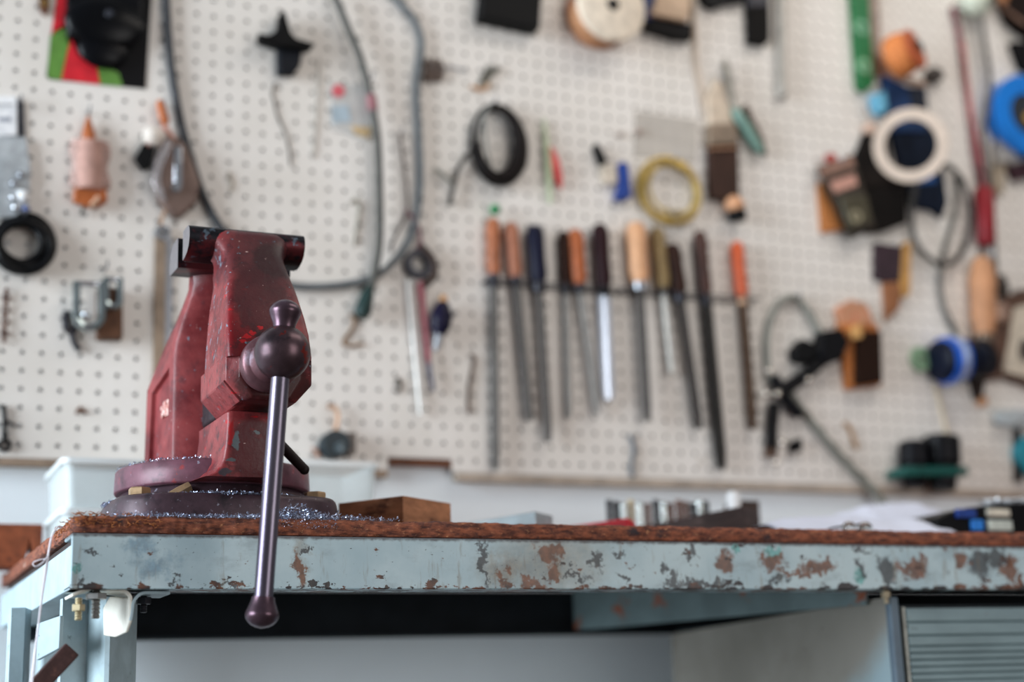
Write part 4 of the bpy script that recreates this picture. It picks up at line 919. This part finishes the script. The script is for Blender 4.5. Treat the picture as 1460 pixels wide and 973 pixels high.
# --- tool rack with files, chisels and screwdrivers
T = HT('tool_rack', 'slim steel rack strip holding the row of files and screwdrivers', 'rack', 870, 415)
for of in (.0035, .0265):
    a, b = W(686, 404), W(1072, 432); a.y = b.y = WALL-of; T.part(MB().tube([a, b], .0017, 10), 'rod', DKSTEEL)
for px, py in ((688, 404.2), (880, 418), (1070, 431.8)):
    a = W(px, py); T.part(MB().tube([(a.x, WALL+.003, a.z), (a.x, WALL-.027, a.z)], .0018, 8), 'standoff', DKSTEEL)
def tool(name, label, cat, top, mid, end, hr, sr, hm, sm, fer=None, flat=1.0, tip=None):
    T = HT(name, label, cat, (top[0]+end[0])/2, end[1], 'row of hand tools in the rack')
    of = hr*S(*mid)-.0004
    T.part(MB().rod(top, mid, [(0, hr*.45), (.04, hr*.8), (.15, hr), (.55, hr*.92), (.85, hr), (1, hr*.72)], of), 'handle', hm)
    T.part(MB().rod(mid, (mid[0]+(end[0]-mid[0])*.07, mid[1]+(end[1]-mid[1])*.07), [(0, hr*.78), (.8, hr*.7), (1, sr)], of), 'ferrule', fer or DKSTEEL)
    p0, p1 = W(mid[0], mid[1], of), W(end[0], end[1], of); k = S(*mid); x_, y_, d_ = frame_of(p1-p0); sd = V((0, 1, 0)).cross(d_).normalized(); m = MB()
    secs = [[q+sd*w_*k*sr+V((0, 1, 0))*t_*k*sr*flat for w_, t_ in ((1, .6), (.6, 1), (-.6, 1), (-1, .6), (-1, -.6), (-.6, -1), (.6, -1), (1, -.6))] for q in (p0+(p1-p0)*.05, p0+(p1-p0)*.9)]
    secs.append([p1+(q-(p0+(p1-p0)*.9))*.75 for q in secs[1]]); m.sections(secs); T.part(m, 'shaft' if name == 'screwdriver' else 'blade', sm)
    if tip: c = W(*tip[0], .015); T.part(MB().ell(c, tip[1], 14, 9), 'end_cap', tip[2])
    return T
FS = M('#4a4643', .5, .3, .2, 120); FB = M('#25221f', .55, .2, .2, 120); FL = M('#7d7a76', .5, .3, .2, 100)
tool('file', 'longest file of the row, orange-brown handle with a green end cap', 'file', (703, 312), (704, 392), (707, 670), 9.5, 4.8, M('#a0603f', .45, 0, .2, 40), M('#55524f', .5, .3, .15, 100), tip=((706, 299), .009, M('#2f7d4e', .5)))
tool('file', 'file with a dull reddish-brown handle next to the longest file', 'file', (728, 318), (735, 396), (755, 600), 10, 5.2, M('#a0664c', .5, 0, .2, 40), FS)
tool('screwdriver', 'screwdriver with a dark navy handle in the rack', 'screwdriver', (762, 322), (768, 404), (782, 630), 12, 4.8, M('#14162a', .4, 0, .2, 40), FS)
tool('file', 'slim file with a nearly black handle beside the navy screwdriver', 'file', (803, 330), (806, 408), (811, 596), 7.5, 4, WOODD, FL)
tool('file', 'file with a bright orange wooden handle and a pale thin blade', 'file', (820, 328), (826, 406), (852, 590), 10.5, 4, M('#a85a30', .45, 0, .2, 40), FL)
tool('chisel', 'chisel with a dark maroon handle and a bright shiny blade', 'chisel', (855, 320), (861, 412), (868, 570), 11, 7.6, M('#260f13', .45, 0, .2, 40), M('#cfd8e6', .22, .6, .06, 40), BLACK, .45)
tool('file', 'file with a thick pale tan handle and silver ferrule', 'file', (906, 318), (912, 404), (923, 600), 13, 5, M('#d3a078', .5, 0, .12, 30), FS, STEEL)
tool('screwdriver', 'screwdriver with an olive-brown handle and a short light shaft', 'screwdriver', (936, 325), (945, 412), (958, 532), 10, 4.4, M('#8c7650', .45, 0, .2, 40), M('#b4b2ac', .4, .5))
tool('rasp', 'dark-handled rasp tilted beside the olive screwdriver', 'rasp', (957, 348), (969, 420), (997, 612), 11, 5, WOODD, M('#35302d', .6, .2, .3, 200))
tool('file', 'heavy black-bladed file with a brown handle near the end of the row', 'file', (997, 330), (1006, 424), (1029, 668), 9, 6.4, M('#432820', .5, 0, .2, 40), FB)
tool('file', 'file with a bright red-orange handle, last in the rack', 'file', (1050, 345), (1058, 424), (1074, 612), 8.5, 5, M('#c2552c', .4, 0, .15, 40), M('#45301f', .6, .2, .2, 80), M('#b9967a', .35, .6))
# --- strap harness
T = HT('strap_harness', 'black webbing straps with buckles bunched around a grey loop', 'straps', 1140, 520)
T.part(MB().wire([(1098, 545), (1093, 500), (1097, 462), (1110, 434), (1130, 424), (1146, 436), (1160, 458), (1170, 478)], .0060, .008), 'loop', M('#85857d', .6))
T.part(MB().plate([(1128, 500), (1140, 484), (1156, 490), (1166, 504), (1150, 520), (1132, 516)], .024), 'buckle', M('#08080a', .5), bevel=.003); T.part(MB().plate([(1168, 474), (1196, 470), (1206, 490), (1196, 514), (1176, 522), (1164, 506)], .030), 'buckle', M('#08080c', .5), bevel=.003); T.part(MB().wire([(1176, 510), (1150, 534), (1124, 552), (1106, 560)], .0115, .014), 'strap', M('#0c0c0f', .6)); T.part(MB().wire([(1102, 536), (1118, 566), (1140, 592)], .0105, .012), 'strap', M('#0c0c10', .6)); T.part(MB().wire([(1104, 576), (1101, 610), (1100, 640)], .0105, .0105), 'strap', M('#0e0c0d', .6)); T.part(MB().plate([(1094, 628), (1108, 628), (1106, 652), (1092, 652)], .012), 'strap_end', M('#5d4638', .6)); T.part(MB().plate([(1128, 630), (1142, 624), (1142, 644), (1126, 646)], .014), 'buckle', BLACK, bevel=.002)
for px, py in ((1097, 530), (1093, 562), (1109, 562), (1152, 542), (1116, 632), (1107, 660)):
    c = W(px, py, .020); T.part(MB().ell(c, .0062, 14, 9), 'stud', M('#e6ddd0', .12, 1.0, .05, 40))
peg(T, 1130, 426, .02)
hose([(1118, 548), (1140, 580), (1165, 612), (1190, 642), (1222, 676), (1246, 700), (1262, 722), (1274, 748), (1282, 775), (1287, 792)], .0072, M('#7c7c74', .6, 0, .25, 60), 'grey ribbed hose slanting down from the black straps below the board edge', of=.0074)
# wooden block brush
T = HT('block_brush', 'orange wooden block brush with a dark brown pad face', 'brush', 1228, 495)
T.part(MB().plate([(1194, 462), (1250, 464), (1255, 550), (1207, 556)], .016, -.0005), 'block', M('#b06a34', .5, 0, .2, 40), bevel=.003); T.part(MB().plate([(1217, 474), (1252, 474), (1254, 546), (1216, 552)], .026, .015), 'pad', M('#24140c', .85, 0, .3, 120), bevel=.002); T.part(MB().plate([(1190, 440), (1212, 428), (1234, 434), (1246, 464), (1196, 464)], .012), 'crown', M('#c08a6a', .6, 0, .2, 40, [('#b4402c', 40, .55, .1)]), bevel=.003); T.part(MB().plate([(1210, 470), (1222, 462), (1224, 484), (1211, 486)], .030, .015), 'strap_tab', M('#cf9f62', .5), bevel=.001)
# dark packet with yellow edge
T = HT('dark_packet', 'purple-brown packet with a yellow edge hanging under the dark pouches', 'packet', 1270, 400)
T.part(MB().plate([(1246, 346), (1286, 352), (1284, 400), (1264, 404), (1246, 398)], .010), 'sleeve', M('#33222a', .6, 0, .3, 40), bevel=.002); T.part(MB().plate([(1286, 348), (1297, 344), (1296, 420), (1286, 426), (1282, 402)], .011), 'yellow_edge', M('#b98a4c', .5), bevel=.001); T.part(MB().plate([(1258, 404), (1284, 402), (1282, 440), (1262, 460)], .009), 'lower_flap', M('#8a5a3a', .5, 0, .2, 40), bevel=.002); peg(T, 1272, 352, .014)
# green level
T = HT('green_level', 'narrow green strip level with bright vial rings at the top of the board', 'level', 1228, 60)
T.part(MB().plate([(1212, -20), (1235, -20), (1244, 122), (1234, 132), (1222, 126)], .016), 'body', M('#1f6a3c', .4, 0, .1, 40), bevel=.002)
for px, py in ((1227, 40), (1231, 95)): T.part(ringw(px, py, 5, 9, .019, .0155), 'vial_ring', M('#8fc4a0', .25, .3))
solo(MB().plate([(1238, -20), (1252, -20), (1256, 110), (1246, 110)], .005), 'steel_strip', M('#9a8a80', .5, .2), 'narrow grey-brown strip hanging tight behind the green level', 'strip')
# orange twine spool, blue pouch, tape ring, pouches
T = HT('twine_spool', 'plump spool of bright orange twine lying at a slant', 'twine spool', 1292, 75)
T.part(MB().rod((1268, 86), (1303, 70), [(0, 15), (.06, 22), (.25, 25), (.6, 25), (.92, 22), (1, 18)], .022, 24, .064), 'winding', M('#cf7c44', .75, 0, .4, 220)); T.part(MB().rod((1302, 70.5), (1307, 68), [(0, 23), (.5, 24), (1, 22)], .063, 24, .069), 'flange', M('#a9522c', .6)); T.part(MB().rod((1306.6, 68.2), (1307.2, 68), [(0, 9), (1, 8)], .0685, 16, .0697), 'core_hole', BLACK); T.part(MB().wire([(1280, 110), (1300, 116), (1318, 122)], .006, .014), 'loose_end', M('#a98a74', .7)); peg(T, 1292, 76, .036)
solo(MB().rod((1328, 98), (1334, 118), [(0, 6), (.4, 12), (.8, 11), (1, 5)], .009), 'rubber_stopper', M('#4d4844', .6), 'small dark stopper beside the orange twine spool', 'stopper')
T = HT('blue_pouch', 'dark blue fabric pouch with a light blue tag under the orange twine', 'pouch', 1285, 150)
T.part(MB().plate([(1258, 108), (1290, 124), (1316, 126), (1322, 170), (1318, 190), (1266, 190)], .018), 'body', M('#123058', .7, 0, .3, 30), bevel=.003); T.part(MB().plate([(1242, 136), (1258, 132), (1262, 156), (1254, 164), (1247, 156)], .021), 'tag', M('#6fb4d2', .4), bevel=.001); T.part(MB().plate([(1292, 126), (1316, 128), (1322, 176), (1300, 176)], .022, .017), 'dark_panel', M('#20242e', .6), bevel=.001)
T = HT('pink_bead', 'pale pink round bead hanging between the green level and the tape ring', 'bead', 1240, 182)
c = W(1240, 184, .012); T.part(MB().ell(c, (.014, .0125, .013), 16, 10), 'cap', M('#c9ab98', .6)); T.part(MB().wire([(1232, 150), (1238, 165), (1240, 176)], .002, .012), 'cord', M('#8a7464', .7)); peg(T, 1233, 150, .012)
rc_ = W(1298.5, 207, .058); rx_ = (CAM-rc_).normalized(); rk = S(1298, 207)*.985
solo(MB().sections([[rc_+rx_*d_*.5+(frame_of(rx_)[0]*math.cos(a)+frame_of(rx_)[1]*math.sin(a))*r_*rk for d_, r_ in ((-.014, 28.5), (-.014, 41.5), (.014, 41.5), (.014, 28.5))] for a in [2*math.pi*k/44 for k in range(45)]], True, False), 'tape_roll', M('#d2bfae', .6, 0, .06, 30), 'cream ring of masking tape hung in front of the dark pouches', 'tape')
T = HT('tool_pouch', 'large black-brown leather tool pouch behind the tape ring', 'pouch', 1262, 265)
T.part(MB().plate([(1232, 190), (1262, 180), (1272, 250), (1290, 256), (1292, 318), (1262, 330), (1236, 334), (1218, 300), (1220, 220)], .016), 'pocket', M('#0f0b09', .7, 0, .3, 40), bevel=.004); T.part(MB().plate([(1224, 246), (1282, 236), (1284, 262), (1228, 270)], .0185, .015), 'flap', M('#18120f', .7), bevel=.002); peg(T, 1250, 186, .020)
T = HT('blue_bag', 'dark blue drawstring bag hanging behind the lower edge of the tape ring', 'bag', 1318, 260)
T.part(MB().plate([(1266, 176), (1332, 172), (1344, 250), (1350, 290), (1342, 312), (1328, 300), (1298, 296), (1292, 250), (1282, 244)], .014), 'body', M('#0c1626', .7, 0, .35, 30), bevel=.004); T.part(MB().plate([(1302, 246), (1326, 242), (1332, 262), (1306, 264)], .0165, .013), 'patch', M('#1f4f8c', .5), bevel=.001); peg(T, 1310, 180, .018)
for (dx, dy, of, lb, k1) in ((0, 0, .024, 'front blister pack, tilted, with brown print and a pink band', 1), (-14, 10, .010, 'rear tilted blister pack showing an orange corner behind the other', 0)):
    T = HT('blister_pack', lb, 'blister pack', 1200+dx, 280+dy)
    q = [(1160, 240), (1212, 222), (1244, 326), (1208, 344)] if k1 else [(1166, 262), (1196, 252), (1202, 328), (1172, 332)]
    T.part(MB().plate(q, of, of-.004 if k1 else -.0005), 'card', M('#2f281f', .5, 0, .2, 30) if k1 else M('#b0703c', .5, 0, .2, 30), bevel=.001)
    if k1:
        T.part(MB().plate([(1163, 240), (1210, 224), (1215, 240), (1168, 256)], of+.001, of), 'upper_print', M('#8a6a5c', .45)); T.part(MB().plate(ngon(1180, 227, 8, 6), of+.0015, of-.003), 'red_print', M('#a83a34', .45))
        T.part(MB().plate([(1178, 262), (1214, 250), (1218, 266), (1186, 278)], of+.001, of), 'pink_band', M('#c49484', .45)); T.part(MB().plate([(1192, 284), (1230, 280), (1238, 318), (1206, 330)], of+.006, of), 'bubble', M('#4a4536', .3, 0, .15, 40), bevel=.002); T.part(ringw(1218, 310, 4, 8, of+.008, of+.006), 'seal', M('#a39a80', .3, .3)); peg(T, 1188, 238, .026)
# cable loop below
hose([(1306, 262), (1300, 300), (1304, 340), (1320, 365), (1345, 378), (1368, 366), (1382, 335), (1384, 300), (1374, 262), (1356, 240), (1340, 232)], .0052, M('#33302d', .55), 'dark oval cable loop hanging under the blue bag', 'cable', 'cable', .016)
hose([(1366, 250), (1362, 300), (1350, 345), (1343, 375), (1340, 405), (1346, 440), (1358, 465), (1370, 492)], .0050, M('#5a5854', .5), 'grey cable dropping from the oval loop to the blue-banded torch', 'cable', 'cable', .006)
# ropes
T = HT('red_rope', 'long red and brown braided rope with a dark red lower sleeve', 'rope', 1385, 180)
T.part(MB().wire([(1358, 10), (1366, 40), (1374, 90), (1382, 150), (1388, 210), (1395, 250), (1402, 280)], .0058, .007), 'strand', M('#7a4448', .7, 0, .35, 120, [('#3a2c2c', 90, .5, .1)])); T.part(MB().wire([(1372, 60), (1378, 110), (1386, 170), (1390, 190), (1400, 235), (1404, 270)], .0046, .012), 'strand', M('#a8605e', .7, 0, .3, 120)); T.part(MB().rod((1403, 268), (1406, 350), [(0, 8), (.06, 11), (.94, 11), (1, 8)], .015), 'sleeve', M('#7d0f1a', .5, 0, .15, 60)); T.part(MB().wire([(1405, 348), (1404, 372)], .003, .012), 'end_cord', M('#3a3430', .6)); peg(T, 1360, 20, .01)
hose([(1398, 20), (1404, 60), (1411, 110), (1408, 150), (1402, 190), (1408, 250), (1415, 320), (1418, 360), (1420, 400)], .0050, M('#54504c', .6, 0, .3, 90), 'dark grey cord hanging close beside the red braided rope', 'cord', 'cord', .0225)
T = HT('float_ball', 'pale green-white ball at the top of the board above the red rope', 'ball', 1392, 5)
c = W(1392, 2, .026); T.part(MB().ell(c, (.032, .0265, .030), 24, 14), 'ball', M('#c3c8b6', .45)); T.part(MB().rod((1408, -2), (1412, 4), [(0, 5), (1, 5)], .048), 'plug', M('#5a5c54', .5))
T = HT('leather_bundle', 'dark brown leather bundle hanging at the top far corner of the board', 'bundle', 1440, 25)
T.part(MB().plate([(1420, -20), (1480, -20), (1480, 62), (1452, 44), (1436, 30)], .026), 'body', M('#180e0b', .7, 0, .3, 40), bevel=.004); T.part(MB().wire([(1418, 0), (1440, 18), (1462, 34)], .0030, .030), 'lace', M('#8a6a58', .6)); T.part(MB().plate([(1418, -20), (1434, -20), (1430, 8), (1420, 4)], .030, .02), 'tan_patch', M('#b07a54', .6), bevel=.001); T.part(MB().plate([(1440, 60), (1480, 62), (1480, 112), (1454, 98)], .018), 'lower_flap', M('#0c0b0d', .7), bevel=.003)
T = HT('tape_reel', 'bright blue tape reel with a dark hub at the edge of the board', 'tape reel', 1450, 165)
T.part(ringw(1462, 165, 24, 45, .034, -.0005, .95), 'rim', M('#1877d0', .35, 0, .12, 30)); T.part(disc(1464, 165, 26, .030, .002), 'hub', M('#2a2e34', .5)); T.part(MB().plate([(1416, 152), (1424, 148), (1434, 182), (1424, 186)], .012), 'yellow_tape', M('#cf9a4c', .5), bevel=.001); T.part(MB().plate(ngon(1462, 170, 8), .032, .029), 'yellow_label', M('#b08a3c', .5))
T = HT('crinkled_bag', 'crinkled silver plastic bag just under the blue tape reel', 'bag', 1430, 220); m = MB()
for k in range(14): m.plate([(1416+U(0, 22), 196+U(0, 24)), (1430+U(0, 22), 200+U(0, 20)), (1428+U(0, 24), 222+U(0, 16)), (1414+U(0, 20), 224+U(0, 12))], .006+.001*k, .003+.001*k)
T.part(m, 'film', M('#b9b5b0', .18, .3, .2, 60)); T.part(MB().plate([(1432, 234), (1472, 230), (1472, 254), (1444, 258)], .012), 'maroon_label', M('#3a2028', .5)); T.part(MB().plate([(1414, 236), (1432, 234), (1430, 276), (1418, 278)], .010), 'paper_slip', M('#a39684', .6)); peg(T, 1428, 206, .022)
# handle brush, torch, pouch, twine
T = HT('awl', 'awl with a plain tan wooden handle hanging under the dark red sleeve', 'awl', 1403, 430)
T.part(MB().rod((1400, 368), (1404, 478), [(0, 7), (.05, 11), (.3, 15), (.5, 13.5), (.75, 14), (1, 10)], .024), 'handle', M('#b98560', .55, 0, .15, 40)); T.part(MB().rod((1404, 476), (1405, 500), [(0, 10), (1, 8)], .024), 'ferrule', M('#6a5a4c', .4, .5)); T.part(MB().ell(W(1425, 410)+V((0, -.006, 0)), (.016, .0065, .024), 14, 10), 'cover', M('#3a322c', .6)); peg(T, 1400, 372, .028)
T = HT('blue_torch', 'black torch with a bright blue band and a silver lens ring', 'torch', 1372, 512)
T.part(MB().rod((1334, 516), (1396, 512), [(0, 17), (.05, 23), (.35, 26), (.5, 25), (.9, 23), (1, 20)], .031), 'barrel', M('#0a1122', .4)); T.part(MB().rod((1344, 515), (1366, 514), [(0, 26.5), (.5, 27.5), (1, 26.5)], .031), 'blue_band', M('#2a5fc4', .25, .1)); T.part(MB().rod((1352, 514.6), (1360, 514.2), [(0, 28), (1, 28)], .031), 'pale_ring', M('#b9c8e0', .25, .3))
T.part(ringw(1398, 512, 10, 21, .052, .030), 'lens_ring', M('#1b1a1e', .3)); T.part(disc(1397, 513, 10.5, .050, .030), 'lens', M('#5a6fa8', .15, .4)); peg(T, 1366, 512, .03)
solo(ringw(1313, 512, 6, 14, .012, -.0005, .8), 'rubber_ring', M('#7f9f80', .45), 'small pale green ring next to the blue-banded torch', 'ring')
T = HT('leather_holster', 'brown leather holster with a metal stud behind the wooden handle', 'holster', 1430, 480)
T.part(MB().plate([(1416, 432), (1452, 414), (1480, 410), (1480, 560), (1430, 540), (1396, 546), (1388, 520), (1412, 510)], .008), 'body', M('#5a4236', .6, 0, .25, 40), bevel=.002); T.part(disc(1429, 446, 11, .014, .007), 'stud', M('#b99a88', .35, .6)); T.part(MB().plate([(1380, 530), (1404, 532), (1400, 566), (1390, 572)], .010), 'tail', M('#2c221e', .6), bevel=.001); T.part(disc(1402, 572, 6, .012), 'rivet', M('#cf9a72', .4, .5)); peg(T, 1440, 420, .012)
T = HT('cream_card', 'tilted cream card tucked in front of the leather holster', 'card', 1446, 490)
T.part(MB().plate([(1444, 440), (1480, 430), (1480, 546), (1428, 530)], .014, .009), 'card', M('#d3c9b8', .6), bevel=.001); T.part(MB().plate(ngon(1458, 500, 8, 16), .016, .0135), 'dark_print', M('#3a3430', .6))
T = HT('clear_wrap', 'wad of clear shiny plastic wrap under the cream card', 'plastic wrap', 1440, 597); m = MB()
for k in range(16): m.plate([(1410+U(0, 30), 586+U(0, 10)), (1434+U(0, 40), 584+U(0, 10)), (1436+U(0, 40), 604+U(0, 8)), (1412+U(0, 30), 600+U(0, 8))], .004+.0012*k, .002+.0012*k)
T.part(m, 'film', M('#c9d0d2', .12, .35, .1, 60)); peg(T, 1440, 590, .02)
solo(MB().wire([(1332, 545), (1340, 575), (1348, 610), (1352, 632)], .0024, .0022), 'twine_end', M('#cfbfa0', .75), 'pale straw-coloured twine hanging below the blue-banded torch', 'twine')
# drill chuck holder
T = HT('binoculars', 'pair of black cylinders joined by a dark green crosspiece low on the board', 'binoculars', 1325, 662)
T.part(MB().rod((1303, 630), (1304, 696), [(0, 13), (.05, 17), (.5, 18), (.55, 15), (.95, 13), (1, 11)], .024), 'barrel', M('#08080d', .4)); T.part(MB().rod((1342, 622), (1345, 700), [(0, 17), (.05, 21), (.5, 21), (.55, 17), (.95, 15), (1, 12)], .026), 'barrel', M('#08080c', .4)); T.part(MB().plate([(1279, 668), (1369, 668), (1371, 680), (1279, 681)], .052, -.0005), 'crosspiece', M('#0f4f48', .4), bevel=.002)
T = HT('teal_case', 'rounded teal case cut off by the edge of the photo, low on the board', 'case', 1460, 652)
T.part(disc(1472, 650, 22, .024, -.0005, .9), 'shell', M('#1f8090', .4), bevel=.002); T.part(MB().plate([(1446, 612), (1455, 612), (1456, 688), (1448, 688)], .012), 'strap', M('#2c2a2a', .6), bevel=.001)
#@@W1

# ------------------------------------------------------------------ light
w = bpy.data.worlds.new('daylight'); bpy.context.scene.world = w; w.use_nodes = True
nt = w.node_tree; bg = nt.nodes['Background']
tc = nt.nodes.new('ShaderNodeTexCoord'); sx = nt.nodes.new('ShaderNodeSeparateXYZ'); nt.links.new(tc.outputs['Generated'], sx.inputs[0])
mr = nt.nodes.new('ShaderNodeMapRange'); nt.links.new(sx.outputs[2], mr.inputs[0]); mr.inputs[1].default_value = -.2; mr.inputs[2].default_value = .7
mx = nt.nodes.new('ShaderNodeMix'); mx.data_type = 'RGBA'; nt.links.new(mr.outputs[0], mx.inputs[0])
mx.inputs[6].default_value = (.30, .28, .27, 1); mx.inputs[7].default_value = (.40, .42, .46, 1)
nt.links.new(mx.outputs[2], bg.inputs[0]); bg.inputs[1].default_value = .55
def area(name, loc, target, sx_, sy_, power, color):
    l = bpy.data.lights.new(name, 'AREA'); l.shape = 'RECTANGLE'; l.size = sx_; l.size_y = sy_; l.energy = power; l.color = color
    o = bpy.data.objects.new(name, l); COL.objects.link(o); o.location = V(loc)+V((0, 0, OZ))
    o.rotation_euler = (V(target)-V(loc)).to_track_quat('-Z', 'Y').to_euler()
area('window_light', (-3.2, -.27, .62), (.6, .2, .12), 1.8, 2.2, 262, (.81, .91, 1.0))
area('overhead_fill', (1.5, -.35, 1.8), (1.0, .5, .35), 1.6, .5, 12, (1.0, .93, .85))  # unseen warm overhead light added to brighten the wall
area('front_fill', (1.7, -2.7, .45), (.6, .3, .1), 1.3, 1.7, 30, (1.0, .97, .95))  # unseen frontal fill added to lift the rail front and lower wall

# ------------------------------------------------------------------ camera
cd = bpy.data.cameras.new('camera'); cam = bpy.data.objects.new('camera', cd); COL.objects.link(cam)
rot = Matrix((rt, up, -fw)).transposed()
cam.matrix_world = Matrix.Translation(CAM+V((0, 0, OZ))) @ rot.to_4x4()
cd.sensor_width = 36; cd.sensor_fit = 'HORIZONTAL'; cd.lens = FPX/1460*36; cd.clip_start = .05
cd.dof.use_dof = True; cd.dof.focus_distance = 1.55; cd.dof.aperture_fstop = 1.95
sc_ = bpy.context.scene; sc_.camera = cam
sc_.view_settings.view_transform = 'Standard'; sc_.view_settings.look = 'None'; sc_.view_settings.gamma = 1
sc_.view_settings.use_curve_mapping = False; sc_.view_settings.exposure = 0.0
